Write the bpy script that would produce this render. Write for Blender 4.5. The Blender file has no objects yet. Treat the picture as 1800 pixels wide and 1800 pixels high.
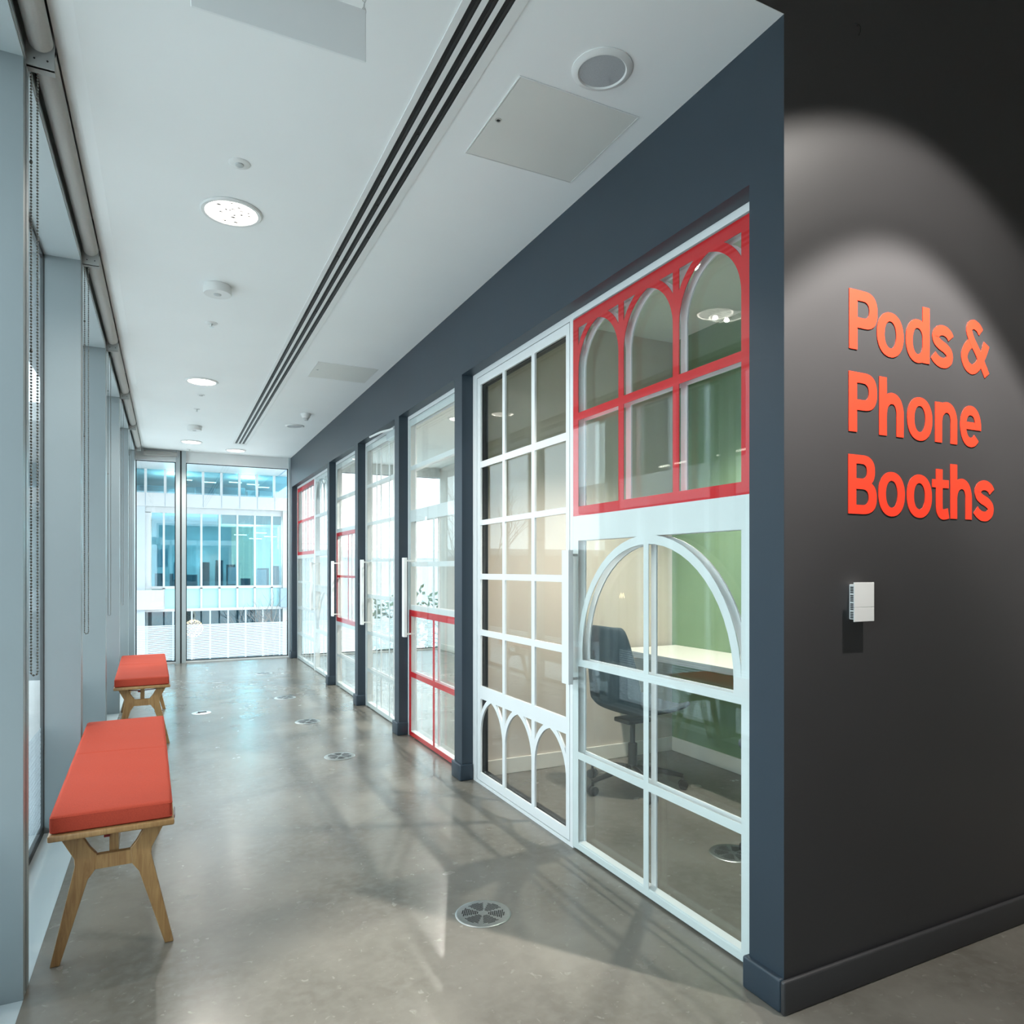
import bpy, bmesh, math, random
from mathutils import Vector, Matrix
from mathutils.geometry import tessellate_polygon
random.seed(7)
PI = math.pi
SC = bpy.context.scene
COL = SC.collection

# ------------------------------------------------------------------ camera, world, exposure
cam = bpy.data.cameras.new('camera')
co = bpy.data.objects.new('camera', cam)
COL.objects.link(co)
cam.sensor_width = 36.0
cam.sensor_fit = 'HORIZONTAL'
cam.lens = 1229.84 / 1800 * 36
cam.shift_y = 100 / 1800
cam.clip_start = 0.05
cam.clip_end = 400
co.location = (0, 0, 1.33)
co.rotation_euler = (PI / 2, 0, -math.radians(26.194))
SC.camera = co

world = bpy.data.worlds.new('overcast_sky')
SC.world = world
world.use_nodes = True
wn = world.node_tree.nodes
wn['Background'].inputs[0].default_value = (0.79, 0.92, 1.0, 1)
wn['Background'].inputs[1].default_value = 2.9

SC.view_settings.view_transform = 'Standard'
SC.view_settings.look = 'None'
SC.view_settings.gamma = 1
SC.view_settings.use_curve_mapping = False
SC.view_settings.exposure = 0.82
SC.cycles.use_denoising = True
SC.cycles.max_bounces = 12
SC.cycles.diffuse_bounces = 6
SC.cycles.glossy_bounces = 6
SC.cycles.transparent_max_bounces = 40
SC.cycles.sample_clamp_indirect = 6.0
SC.cycles.caustics_reflective = False
SC.cycles.caustics_refractive = False


def lamp(name, kind, loc, energy, color=(1, 1, 1), rot=(0, 0, 0), parent=None, **kw):
    l = bpy.data.lights.new(name, kind)
    l.energy = energy
    l.color = color
    for k, v in kw.items():
        setattr(l, k, v)
    o = bpy.data.objects.new(name, l)
    COL.objects.link(o)
    o.location = loc
    o.rotation_euler = rot
    if parent:
        o.parent = parent
    return o


def portal(name, loc, rot, sx, sy):
    o = lamp(name, 'AREA', loc, 1, rot=rot, shape='RECTANGLE', size=sx, size_y=sy)
    o.data.cycles.is_portal = True


portal('window_portal', (-0.66, 5.05, 1.45), (0, -PI / 2, 0), 2.95, 11.5)
portal('window_portal', (1.75, 11.12, 1.45), (-PI / 2, 0, 0), 4.6, 2.9)

WARM = (1.0, 0.90, 0.78)
# accent spots of the lobby, aimed down the sign wall
ws = lamp('wall_spot', 'SPOT', (2.20, 0.772, 3.37), 6.3, (1.0, 0.95, 0.89), spot_size=math.radians(120), spot_blend=0.05, shadow_soft_size=0.02)
# photometric curve of the accent luminaire: candela by angle from straight down
ANG = [0, 8, 14, 18, 21, 25, 30, 34, 36, 37.5, 39, 42, 48, 50, 52, 54, 90]
CDL = [0.20, 0.22, 0.26, 0.34, 0.47, 0.75, 0.95, 1.0, 1.0, 0.55, 0.18, 0.16, 0.145, 0.11, 0.04, 0.0, 0.0]
ies = bpy.data.texts.new('accent_luminaire')
ies.write('IESNA:LM-63-1995\nTILT=NONE\n1 1000 1.0 %d 1 1 2 0 0 0\n1 1 50\n' % len(ANG) + ' '.join('%g' % a for a in ANG) + '\n0\n' + ' '.join('%g' % (1000 * c) for c in CDL) + '\n')
ws.data.use_nodes = True
_n = ws.data.node_tree
_i = _n.nodes.new('ShaderNodeTexIES')
_i.mode = 'INTERNAL'
_i.ies = ies
_i.inputs['Strength'].default_value = 1.0
_n.links.new(_i.outputs[0], _n.nodes['Emission'].inputs['Strength'])
# unseen fill added behind the viewpoint to lift the ambient light
lamp('lobby_fill', 'AREA', (2.6, -2.2, 4.35), 9, WARM, shape='RECTANGLE', size=2.0, size_y=2.0)


# ------------------------------------------------------------------ materials
def mat(name, color, rough=0.5, metal=0.0, noise=0.0, nscale=20.0, spec=0.5, bump=0.0, bscale=200.0, stretch=None, coat=0.0, trans=0.0):
    m = bpy.data.materials.new(name)
    m.use_nodes = True
    nt = m.node_tree
    b = nt.nodes['Principled BSDF']
    b.inputs['Base Color'].default_value = (*color, 1)
    b.inputs['Roughness'].default_value = rough
    b.inputs['Metallic'].default_value = metal
    b.inputs['Specular IOR Level'].default_value = spec
    b.inputs['Coat Weight'].default_value = coat
    b.inputs['Coat Roughness'].default_value = 0.03
    tc = nt.nodes.new('ShaderNodeTexCoord')
    mp = nt.nodes.new('ShaderNodeMapping')
    nt.links.new(tc.outputs['Object'], mp.inputs[0])
    if stretch:
        mp.inputs['Scale'].default_value = stretch
    if noise:
        n = nt.nodes.new('ShaderNodeTexNoise')
        n.inputs['Scale'].default_value = nscale
        n.inputs['Detail'].default_value = 5
        nt.links.new(mp.outputs[0], n.inputs[0])
        r = nt.nodes.new('ShaderNodeMapRange')
        r.inputs[1].default_value = 0.3
        r.inputs[2].default_value = 0.7
        r.inputs[3].default_value = 1 - noise
        r.inputs[4].default_value = 1 + noise
        nt.links.new(n.outputs[0], r.inputs[0])
        mx = nt.nodes.new('ShaderNodeVectorMath')
        mx.operation = 'SCALE'
        mx.inputs[0].default_value = color
        nt.links.new(r.outputs[0], mx.inputs['Scale'])
        nt.links.new(mx.outputs[0], b.inputs['Base Color'])
    if bump:
        n2 = nt.nodes.new('ShaderNodeTexNoise')
        n2.inputs['Scale'].default_value = bscale
        nt.links.new(mp.outputs[0], n2.inputs[0])
        bp = nt.nodes.new('ShaderNodeBump')
        bp.inputs['Strength'].default_value = bump
        bp.inputs['Distance'].default_value = 0.002
        nt.links.new(n2.outputs[0], bp.inputs['Height'])
        nt.links.new(bp.outputs[0], b.inputs['Normal'])
    return m


def emit(name, color, s):
    m = bpy.data.materials.new(name)
    m.use_nodes = True
    nt = m.node_tree
    nt.nodes.remove(nt.nodes['Principled BSDF'])
    e = nt.nodes.new('ShaderNodeEmission')
    e.inputs[0].default_value = (*color, 1)
    e.inputs[1].default_value = s
    nt.links.new(e.outputs[0], nt.nodes['Material Output'].inputs[0])
    return m


def glass(name, tint=(0.97, 0.99, 0.985), f0=0.042, gr=1.0):
    m = bpy.data.materials.new(name)
    m.use_nodes = True
    nt = m.node_tree
    nt.nodes.remove(nt.nodes['Principled BSDF'])
    g = nt.nodes.new('ShaderNodeNewGeometry')
    d = nt.nodes.new('ShaderNodeVectorMath')
    d.operation = 'DOT_PRODUCT'
    nt.links.new(g.outputs['Normal'], d.inputs[0])
    nt.links.new(g.outputs['Incoming'], d.inputs[1])

    def math_(op, a, bval):
        n = nt.nodes.new('ShaderNodeMath')
        n.operation = op
        if isinstance(a, (int, float)):
            n.inputs[0].default_value = a
        else:
            nt.links.new(a, n.inputs[0])
        if bval is not None:
            if isinstance(bval, (int, float)):
                n.inputs[1].default_value = bval
            else:
                nt.links.new(bval, n.inputs[1])
        return n.outputs[0]
    a = math_('ABSOLUTE', d.outputs['Value'], None)
    s = math_('POWER', math_('SUBTRACT', 1.0, a), 5.0)
    f = math_('ADD', math_('MULTIPLY', s, gr * (1 - f0)), f0)
    t = nt.nodes.new('ShaderNodeBsdfTransparent')
    t.inputs[0].default_value = (*tint, 1)
    gl = nt.nodes.new('ShaderNodeBsdfGlossy')
    gl.inputs['Roughness'].default_value = 0.0
    mx = nt.nodes.new('ShaderNodeMixShader')
    nt.links.new(f, mx.inputs[0])
    nt.links.new(t.outputs[0], mx.inputs[1])
    nt.links.new(gl.outputs[0], mx.inputs[2])
    nt.links.new(mx.outputs[0], nt.nodes['Material Output'].inputs[0])
    return m


def floor_material():
    m = mat('polished_grey_vinyl', (0.27, 0.26, 0.235), 0.30)
    nt = m.node_tree
    b = nt.nodes['Principled BSDF']
    tc = nt.nodes.new('ShaderNodeTexCoord')

    def noise(scale, det, dist=0.0):
        n = nt.nodes.new('ShaderNodeTexNoise')
        n.inputs['Scale'].default_value = scale
        n.inputs['Detail'].default_value = det
        n.inputs['Distortion'].default_value = dist
        nt.links.new(tc.outputs['Object'], n.inputs[0])
        return n.outputs[0]

    def ramp(src, a, c0, bpos, c1):
        r = nt.nodes.new('ShaderNodeValToRGB')
        r.color_ramp.elements[0].position = a
        r.color_ramp.elements[0].color = (*c0, 1)
        r.color_ramp.elements[1].position = bpos
        r.color_ramp.elements[1].color = (*c1, 1)
        nt.links.new(src, r.inputs[0])
        return r.outputs[0]

    def mix(a, bb, fac):
        x = nt.nodes.new('ShaderNodeMixRGB')
        nt.links.new(fac, x.inputs[0])
        nt.links.new(a, x.inputs[1])
        x.inputs[2].default_value = (*bb, 1)
        return x.outputs[0]
    base = ramp(noise(2.2, 10, 0.4), 0.36, (0.133, 0.122, 0.103), 0.64, (0.182, 0.169, 0.145))
    fine = ramp(noise(24, 8, 0.3), 0.40, (0, 0, 0), 0.72, (0.55, 0.55, 0.55))
    c = mix(base, (0.190, 0.177, 0.154), fine)
    flake = ramp(noise(34, 5, 0.6), 0.64, (0, 0, 0), 0.72, (0.75, 0.75, 0.75))
    c = mix(c, (0.235, 0.222, 0.197), flake)
    nt.links.new(c, b.inputs['Base Color'])
    rr = nt.nodes.new('ShaderNodeMapRange')
    rr.inputs[3].default_value = 0.18
    rr.inputs[4].default_value = 0.32
    nt.links.new(noise(5, 4), rr.inputs[0])
    nt.links.new(rr.outputs[0], b.inputs['Roughness'])
    return m


def wood_material():
    m = mat('oiled_oak', (0.4, 0.24, 0.11), 0.45)
    nt = m.node_tree
    b = nt.nodes['Principled BSDF']
    tc = nt.nodes.new('ShaderNodeTexCoord')
    mp = nt.nodes.new('ShaderNodeMapping')
    mp.inputs['Scale'].default_value = (14, 14, 1.6)
    nt.links.new(tc.outputs['Object'], mp.inputs[0])
    n = nt.nodes.new('ShaderNodeTexNoise')
    n.inputs['Scale'].default_value = 4
    n.inputs['Detail'].default_value = 6
    n.inputs['Distortion'].default_value = 1.5
    nt.links.new(mp.outputs[0], n.inputs[0])
    r = nt.nodes.new('ShaderNodeValToRGB')
    r.color_ramp.elements[0].position = 0.3
    r.color_ramp.elements[0].color = (0.28, 0.145, 0.055, 1)
    r.color_ramp.elements[1].position = 0.72
    r.color_ramp.elements[1].color = (0.43, 0.255, 0.105, 1)
    nt.links.new(n.outputs[0], r.inputs[0])
    nt.links.new(r.outputs[0], b.inputs['Base Color'])
    return m


M = {}
M['floor'] = floor_material()
M['floor'].node_tree.nodes['Principled BSDF'].inputs['Specular IOR Level'].default_value = 0.34
M['wood'] = wood_material()
M['ceiling'] = mat('ceiling_paint', (0.865, 0.885, 0.885), 0.8, noise=0.012, nscale=2, spec=0.2)
M['navy'] = mat('slate_navy_paint', (0.026, 0.041, 0.057), 0.42, noise=0.03, nscale=3, spec=0.5)
M['charcoal'] = mat('charcoal_paint', (0.038, 0.037, 0.039), 0.48, noise=0.03, nscale=3, spec=0.5)
M['white'] = mat('white_powder_coat', (0.80, 0.82, 0.82), 0.35, noise=0.01, nscale=8)
M['whiter'] = mat('bright_white_coat', (0.88, 0.88, 0.89), 0.4, noise=0.01, nscale=8)
M['red'] = mat('red_vinyl', (0.70, 0.006, 0.014), 0.30, noise=0.02, nscale=6)
M['alu'] = mat('satin_aluminium', (0.52, 0.60, 0.62), 0.30, 0.75, noise=0.02, nscale=5)
M['fin'] = mat('grey_fin_panel', (0.235, 0.27, 0.28), 0.38, 0.1, noise=0.015, nscale=4)
M['alu_plain'] = mat('grey_blue_panel', (0.45, 0.51, 0.53), 0.38, 0.1, noise=0.015, nscale=4)
M['dark'] = mat('black_gasket', (0.012, 0.013, 0.014), 0.5, noise=0.05)
M['darkslot'] = mat('black_slot', (0.006, 0.006, 0.007), 0.7, noise=0.05)
M['clear'] = glass('clear_glass', f0=0.034, gr=0.5)
M['win'] = glass('window_glass', (0.95, 0.975, 0.97), 0.045)
M['teal'] = glass('teal_office_glass', (0.43, 0.70, 0.79), 0.09)
M['fabric'] = mat('coral_wool', (0.42, 0.060, 0.034), 0.9, noise=0.10, nscale=300, bump=0.4, bscale=600, spec=0.15)
M['strap'] = mat('dark_red_webbing', (0.20, 0.012, 0.012), 0.8, noise=0.1, nscale=200)
M['beige'] = mat('beige_paint', (0.62, 0.55, 0.475), 0.75, noise=0.012, nscale=3)
M['podbeige'] = mat('pale_peach_paint', (0.74, 0.67, 0.61), 0.75, noise=0.012, nscale=3)
M['cream'] = mat('warm_white_paint', (0.70, 0.67, 0.60), 0.8, noise=0.012, nscale=3)
M['green'] = mat('sage_green_paint', (0.19, 0.29, 0.165), 0.7, noise=0.02, nscale=3)
M['blind'] = mat('grey_blind_fabric', (0.42, 0.41, 0.39), 0.75, noise=0.03, nscale=150)
M['grilleplate'] = mat('dull_steel_plate', (0.36, 0.38, 0.375), 0.34, 1.0, noise=0.05, nscale=60)
M['steel'] = mat('brushed_steel', (0.62, 0.63, 0.62), 0.28, 1.0, noise=0.05, nscale=60)
M['bracket'] = mat('grey_bracket_plastic', (0.36, 0.37, 0.36), 0.5, noise=0.02)
M['chain'] = mat('bead_chain_metal', (0.24, 0.24, 0.22), 0.4, 0.6, noise=0.05, nscale=60)
M['plastic'] = mat('white_plastic', (0.75, 0.76, 0.75), 0.45, noise=0.01, nscale=10)
M['grille'] = mat('grey_speaker_mesh', (0.42, 0.44, 0.46), 0.6, noise=0.12, nscale=500)
M['hatch'] = mat('hatch_enamel', (0.72, 0.725, 0.69), 0.5, noise=0.01, nscale=4)
M['signplate'] = mat('pale_sign_back', (0.82, 0.84, 0.84), 0.5, noise=0.02, nscale=5)
M['signgrey'] = mat('grey_sign_back', (0.50, 0.52, 0.52), 0.6, noise=0.02, nscale=5)
M['orange'] = mat('orange_vinyl_letters', (0.86, 0.044, 0.018), 0.45, noise=0.01, nscale=6)
M['desk'] = mat('white_laminate', (0.82, 0.79, 0.72), 0.4, noise=0.01, nscale=6)
M['deskedge'] = mat('grey_edge_band', (0.30, 0.31, 0.30), 0.5, noise=0.02)
M['chairfab'] = mat('slate_upholstery', (0.055, 0.075, 0.09), 0.8, noise=0.15, nscale=300, bump=0.3, bscale=500)
M['chairmetal'] = mat('dark_chair_metal', (0.045, 0.042, 0.038), 0.4, 0.4, noise=0.05)
M['reflector'] = mat('faceted_reflector', (0.9, 0.9, 0.88), 0.08, 1.0, noise=0.02, nscale=60)
M['facet'] = glass('crystal_glass', (0.14, 0.15, 0.15), 0.04)
M['lampcentre'] = emit('lamp_centre_glow', (1.0, 0.95, 0.86), 2.2)
M['lampglow'] = emit('lamp_glow', (1.0, 0.93, 0.82), 9.0)
M['concrete'] = mat('pale_paving', (0.80, 0.79, 0.77), 0.8, noise=0.08, nscale=1.5)
M['ledge'] = mat('pale_bounce_ledge', (0.72, 0.72, 0.71), 0.7, noise=0.1, nscale=3)
M['asphalt'] = mat('pale_asphalt', (0.40, 0.40, 0.40), 0.8, noise=0.15, nscale=2)
M['facade'] = mat('white_facade_panel', (0.54, 0.54, 0.545), 0.5, noise=0.02, nscale=2)
M['facadegrey'] = mat('pale_grey_pier', (0.48, 0.52, 0.56), 0.5, noise=0.03, nscale=2)
M['bluegrey'] = mat('blue_grey_panel', (0.26, 0.34, 0.43), 0.5, noise=0.03, nscale=2)
M['tealpanel'] = mat('teal_spandrel_panel', (0.38, 0.66, 0.70), 0.15, noise=0.05, nscale=1.2, stretch=(1, 1, 0.3))
M['streetdark'] = mat('dark_street_facade', (0.07, 0.09, 0.10), 0.5, noise=0.2, nscale=2)
M['officewall'] = mat('office_wall', (0.60, 0.66, 0.68), 0.8, noise=0.2, nscale=0.8)
M['officeyellow'] = mat('yellow_office_wall', (0.60, 0.52, 0.42), 0.8, noise=0.1, nscale=1)
M['officedark'] = mat('dark_office_furniture', (0.10, 0.15, 0.17), 0.6, noise=0.2, nscale=2)
M['officelamp'] = emit('office_tube_glow', (1.0, 0.95, 0.82), 5.0)
M['neon'] = emit('warm_neon_glow', (1.0, 0.62, 0.32), 14.0)
M['fairy'] = emit('fairy_light_glow', (1.0, 0.78, 0.38), 2.6)
M['bark'] = mat('grey_bark', (0.22, 0.20, 0.19), 0.9, noise=0.2, nscale=20)
M['leaf'] = mat('dark_foliage', (0.06, 0.11, 0.05), 0.8, noise=0.3, nscale=6)
M['frit'] = mat('white_frit', (0.80, 0.84, 0.86), 0.5, noise=0.01)
_nt = M['frit'].node_tree
_tl = _nt.nodes.new('ShaderNodeBsdfTranslucent')
_tl.inputs[0].default_value = (0.85, 0.90, 0.93, 1)
_mx = _nt.nodes.new('ShaderNodeMixShader')
_mx.inputs[0].default_value = 0.85
_nt.links.new(_nt.nodes['Principled BSDF'].outputs[0], _mx.inputs[1])
_nt.links.new(_tl.outputs[0], _mx.inputs[2])
_nt.links.new(_mx.outputs[0], _nt.nodes['Material Output'].inputs[0])
M['brick'] = mat('dark_red_brick', (0.20, 0.09, 0.07), 0.9, noise=0.2, nscale=5)


# ------------------------------------------------------------------ mesh helpers
class MB:
    def __init__(self):
        self.bm = bmesh.new()
        self.k = 0

    def lay(self, x0, x1):
        """successive strips of one part lie a hair apart so that none share a plane"""
        self.k += 1
        e = 0.000005 * self.k
        return x0 + e, x1 - e

    def box(self, x0, x1, y0, y1, z0, z1):
        v = [self.bm.verts.new(p) for p in ((x0, y0, z0), (x1, y0, z0), (x1, y1, z0), (x0, y1, z0), (x0, y0, z1), (x1, y0, z1), (x1, y1, z1), (x0, y1, z1))]
        for f in ((3, 2, 1, 0), (4, 5, 6, 7), (0, 1, 5, 4), (1, 2, 6, 5), (2, 3, 7, 6), (3, 0, 4, 7)):
            self.bm.faces.new([v[i] for i in f])
        return self

    def rbox(self, x0, x1, y0, y1, z0, z1, r, seg=3):
        t = bmesh.new()
        bmesh.ops.create_cube(t, size=1)
        for v in t.verts:
            v.co = Vector(((x0 + x1) / 2 + v.co.x * (x1 - x0), (y0 + y1) / 2 + v.co.y * (y1 - y0), (z0 + z1) / 2 + v.co.z * (z1 - z0)))
        bmesh.ops.bevel(t, geom=t.edges[:], offset=r, segments=seg, profile=0.5, affect='EDGES')
        self.merge(t)
        return self

    def merge(self, t):
        me = bpy.data.meshes.new('tmp')
        t.to_mesh(me)
        t.free()
        self.bm.from_mesh(me)
        bpy.data.meshes.remove(me)

    def prism(self, loops, axis, a0, a1):
        """loops: [outer, hole, ...] of 2D points; axis 'x' -> points (y,z); 'y' -> (x,z); 'z' -> (x,y)"""
        def P(p, a):
            return {'x': (a, p[0], p[1]), 'y': (p[0], a, p[1]), 'z': (p[0], p[1], a)}[axis]
        tris = tessellate_polygon([[Vector((p[0], p[1], 0)) for p in l] for l in loops])
        flat = [p for l in loops for p in l]
        va = [self.bm.verts.new(P(p, a0)) for p in flat]
        vb = [self.bm.verts.new(P(p, a1)) for p in flat]
        for t in tris:
            try:
                self.bm.faces.new([va[i] for i in t])
                self.bm.faces.new([vb[i] for i in reversed(t)])
            except ValueError:
                pass
        k = 0
        for l in loops:
            n = len(l)
            for i in range(n):
                j = (i + 1) % n
                self.bm.faces.new((va[k + i], va[k + j], vb[k + j], vb[k + i]))
            k += n
        return self

    def lathe(self, prof, c=(0, 0, 0), n=32, close=True):
        """prof: (r,z) list, around the z axis at c"""
        rings = []
        for r, z in prof:
            if r < 1e-6:
                rings.append([self.bm.verts.new((c[0], c[1], c[2] + z))])
            else:
                rings.append([self.bm.verts.new((c[0] + r * math.cos(2 * PI * i / n), c[1] + r * math.sin(2 * PI * i / n), c[2] + z)) for i in range(n)])
        for a, b in zip(rings, rings[1:]):
            for i in range(n):
                j = (i + 1) % n
                if len(a) == 1 and len(b) == 1:
                    continue
                if len(a) == 1:
                    self.bm.faces.new((a[0], b[j], b[i]))
                elif len(b) == 1:
                    self.bm.faces.new((a[i], a[j], b[0]))
                else:
                    self.bm.faces.new((a[i], a[j], b[j], b[i]))
        return self

    def tube(self, pts, r, n=8, closed=False):
        pts = [Vector(p) for p in pts]
        rs = r if isinstance(r, (list, tuple)) else [r] * len(pts)
        rings = []
        m = len(pts)
        up = None
        for i, p in enumerate(pts):
            if closed:
                t = pts[(i + 1) % m] - pts[i - 1]
            else:
                t = pts[min(i + 1, m - 1)] - pts[max(i - 1, 0)]
            t.normalize()
            if up is None:
                up = Vector((0, 0, 1)) if abs(t.z) < 0.9 else Vector((1, 0, 0))
            a = t.cross(up)
            if a.length < 1e-5:
                a = t.cross(Vector((0, 1, 0)))
            a.normalize()
            b = t.cross(a)
            up = -b if False else up
            rings.append([self.bm.verts.new(p + (a * math.cos(2 * PI * k / n) + b * math.sin(2 * PI * k / n)) * rs[i]) for k in range(n)])
        q = m if closed else m - 1
        for i in range(q):
            A, B = rings[i], rings[(i + 1) % m]
            for k in range(n):
                l = (k + 1) % n
                self.bm.faces.new((A[k], A[l], B[l], B[k]))
        if not closed:
            self.bm.faces.new(rings[0][::-1])
            self.bm.faces.new(rings[-1])
        return self

    def ball(self, c, r, sub=1):
        bmesh.ops.create_icosphere(self.bm, subdivisions=sub, radius=r, matrix=Matrix.Translation(c))
        return self

    def build(self, name, material, parent=None, smooth=False, loc=None):
        bmesh.ops.recalc_face_normals(self.bm, faces=self.bm.faces[:])
        me = bpy.data.meshes.new(name)
        if loc is not None:
            bmesh.ops.translate(self.bm, vec=-Vector(loc), verts=self.bm.verts[:])
        self.bm.to_mesh(me)
        self.bm.free()
        me.materials.append(material)
        o = bpy.data.objects.new(name, me)
        COL.objects.link(o)
        if loc is not None:
            o.location = loc
        if parent:
            o.parent = parent
        if smooth:
            me.polygons.foreach_set('use_smooth', [True] * len(me.polygons))
            try:
                me.set_sharp_from_angle(angle=math.radians(40))
            except Exception:
                pass
        return o


def tag(o, label=None, cat=None, group=None, kind=None):
    if label:
        o['label'] = label
    if cat:
        o['category'] = cat
    if group:
        o['group'] = group
    if kind:
        o['kind'] = kind
    return o


def thing(name, label, cat, loc=(0, 0, 0), rz=0, group=None, kind=None):
    o = bpy.data.objects.new(name, None)
    o.empty_display_size = 0.1
    COL.objects.link(o)
    o.location = loc
    o.rotation_euler = (0, 0, rz)
    return tag(o, label, cat, group, kind)


def copy_tree(o, parent=None):
    c = o.copy()
    COL.objects.link(c)
    if parent:
        c.parent = parent
    for ch in list(o.children):
        copy_tree(ch, c)
    return c


def struct(name, mb, m, label, cat, smooth=False):
    return tag(mb.build(name, m, smooth=smooth), label, cat, kind='structure')


# ------------------------------------------------------------------ room shell
ZC = 2.993
XW = 1.657      # corridor face of the booth wall
XF = 1.732      # face of the door frames
YS = 1.522      # sign wall plane
YE = 10.95      # far glazing
GX = -0.565     # left glazing
OPEN = [(8.211, 10.784), (6.878, 8.106), (5.536, 6.763), (4.207, 5.416), (1.661, 4.080)]
ZO = 2.55

struct('floor', MB().box(-0.40, 6.0, -6, YE + 0.02, -0.12, 0), M['floor'], 'polished grey vinyl floor running down the corridor', 'floor')
cb = MB()
cb.prism([[(-0.25, ZC), (XW + 0.12, ZC), (XW + 0.12, ZC + 0.15), (-0.3215, ZC + 0.15), (-0.3215, ZC + 0.016), (-0.290, ZC + 0.007)]], 'y', YS, YE)
cb.box(XW + 0.12, 4.2, YS + 0.10, YE, ZC, ZC + 0.15)
struct('ceiling', cb, M['ceiling'], 'white plaster ceiling over the corridor and booths', 'ceiling')

w = MB()
ys = [YS]
for a, b in sorted(OPEN):
    ys += [a, b]
ys.append(YE)
for i in range(0, len(ys), 2):
    w.box(XW, XW + 0.12, ys[i], ys[i + 1], 0, ZO)
w.box(XW, XW + 0.12, YS, YE, ZO, ZC)
struct('wall_right', w, M['navy'], 'slate navy wall with door openings along the corridor', 'wall')

w = MB()
w.box(XW + 0.0006, 6.0, YS - 0.0004, YS + 0.10, 0, 4.6)
w.box(-0.60, XW + 0.0006, YS - 0.0004, YS + 0.10, ZC + 0.001, 4.6)
struct('wall_front', w, M['charcoal'], 'charcoal wall carrying the orange lettering', 'wall')

struct('wall_left_upper', MB().box(-0.75, -0.40, -0.581, YS + 0.1, 3.3, 4.6), M['ceiling'], 'white lobby wall above the windows', 'wall')
# lobby behind the viewpoint
struct('wall_left', MB().box(-0.75, -0.40, -6, -0.581, 0, 4.6), M['ceiling'], 'white lobby wall beyond the windows', 'wall')
struct('wall_back', MB().box(-0.75, 6.1, -6.15, -6, 0, 4.6), M['cream'], 'pale lobby wall behind the viewpoint', 'wall')
struct('wall_side', MB().box(6.0, 6.12, -6, YS, 0, 4.6), M['cream'], 'pale lobby wall right of the lettering wall', 'wall')
struct('ceiling_lobby', MB().box(-0.75, 6.1, -6, YS + 0.1, 4.6, 4.75), M['ceiling'], 'high ceiling over the lobby', 'ceiling')

# booth interiors
struct('wall_booth', MB().box(XW + 0.125, 3.33, 4.10, 4.20, 0, ZC), M['beige'], 'beige side wall inside the nearest booth', 'wall')
struct('wall_green', MB().box(3.33, 3.43, YS + 0.1, 4.20, 0, ZC), M['green'], 'sage green back wall of the nearest booth', 'wall')
struct('wall_pods', MB().box(4.05, 4.15, 4.20, YE, 0, ZC), M['podbeige'], 'beige back wall behind the phone booths', 'wall')
w = MB()
w.rbox(XW + 0.125, 3.33, 4.086, 4.10, 0, 0.10, 0.004)
struct('baseboard_booth', w, M['cream'], 'pale skirting under the beige booth wall', 'skirting')
struct('baseboard_green', MB().rbox(3.316, 3.33, YS + 0.12, 4.086, 0, 0.10, 0.004), M['cream'], 'pale skirting under the green booth wall', 'skirting')
struct('baseboard_pods', MB().rbox(4.036, 4.05, 4.22, YE - 0.1, 0, 0.10, 0.004), M['cream'], 'pale skirting along the pods back wall', 'skirting')

# skirting blocks round each pillar
pl = [(ys[i], ys[i + 1]) for i in range(0, len(ys), 2)]
for i, (a, b) in enumerate(pl):
    lo = YS - 0.0004 if i == 0 else a - 0.014
    hi = b + 0.014
    if i == len(pl) - 1:
        hi = YE - 0.02
    o = MB().rbox(XW - 0.018, XF - 0.004, lo, hi, 0.0, 0.102, 0.008)
    which = ['corner pillar by the lettering wall', 'first pillar past the arched booth', 'second pillar past the arched booth',
             'third pillar past the arched booth', 'fourth pillar past the arched booth', 'end pillar by the far window'][i]
    struct('baseboard_right', o, M['navy'], 'navy skirting block round the ' + which, 'skirting', smooth=True)
struct('baseboard_front', MB().rbox(XW - 0.018, 6.0, YS - 0.018, YS - 0.0006, 0, 0.102, 0.008), M['charcoal'], 'charcoal skirting under the orange lettering', 'skirting', smooth=True)

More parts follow.
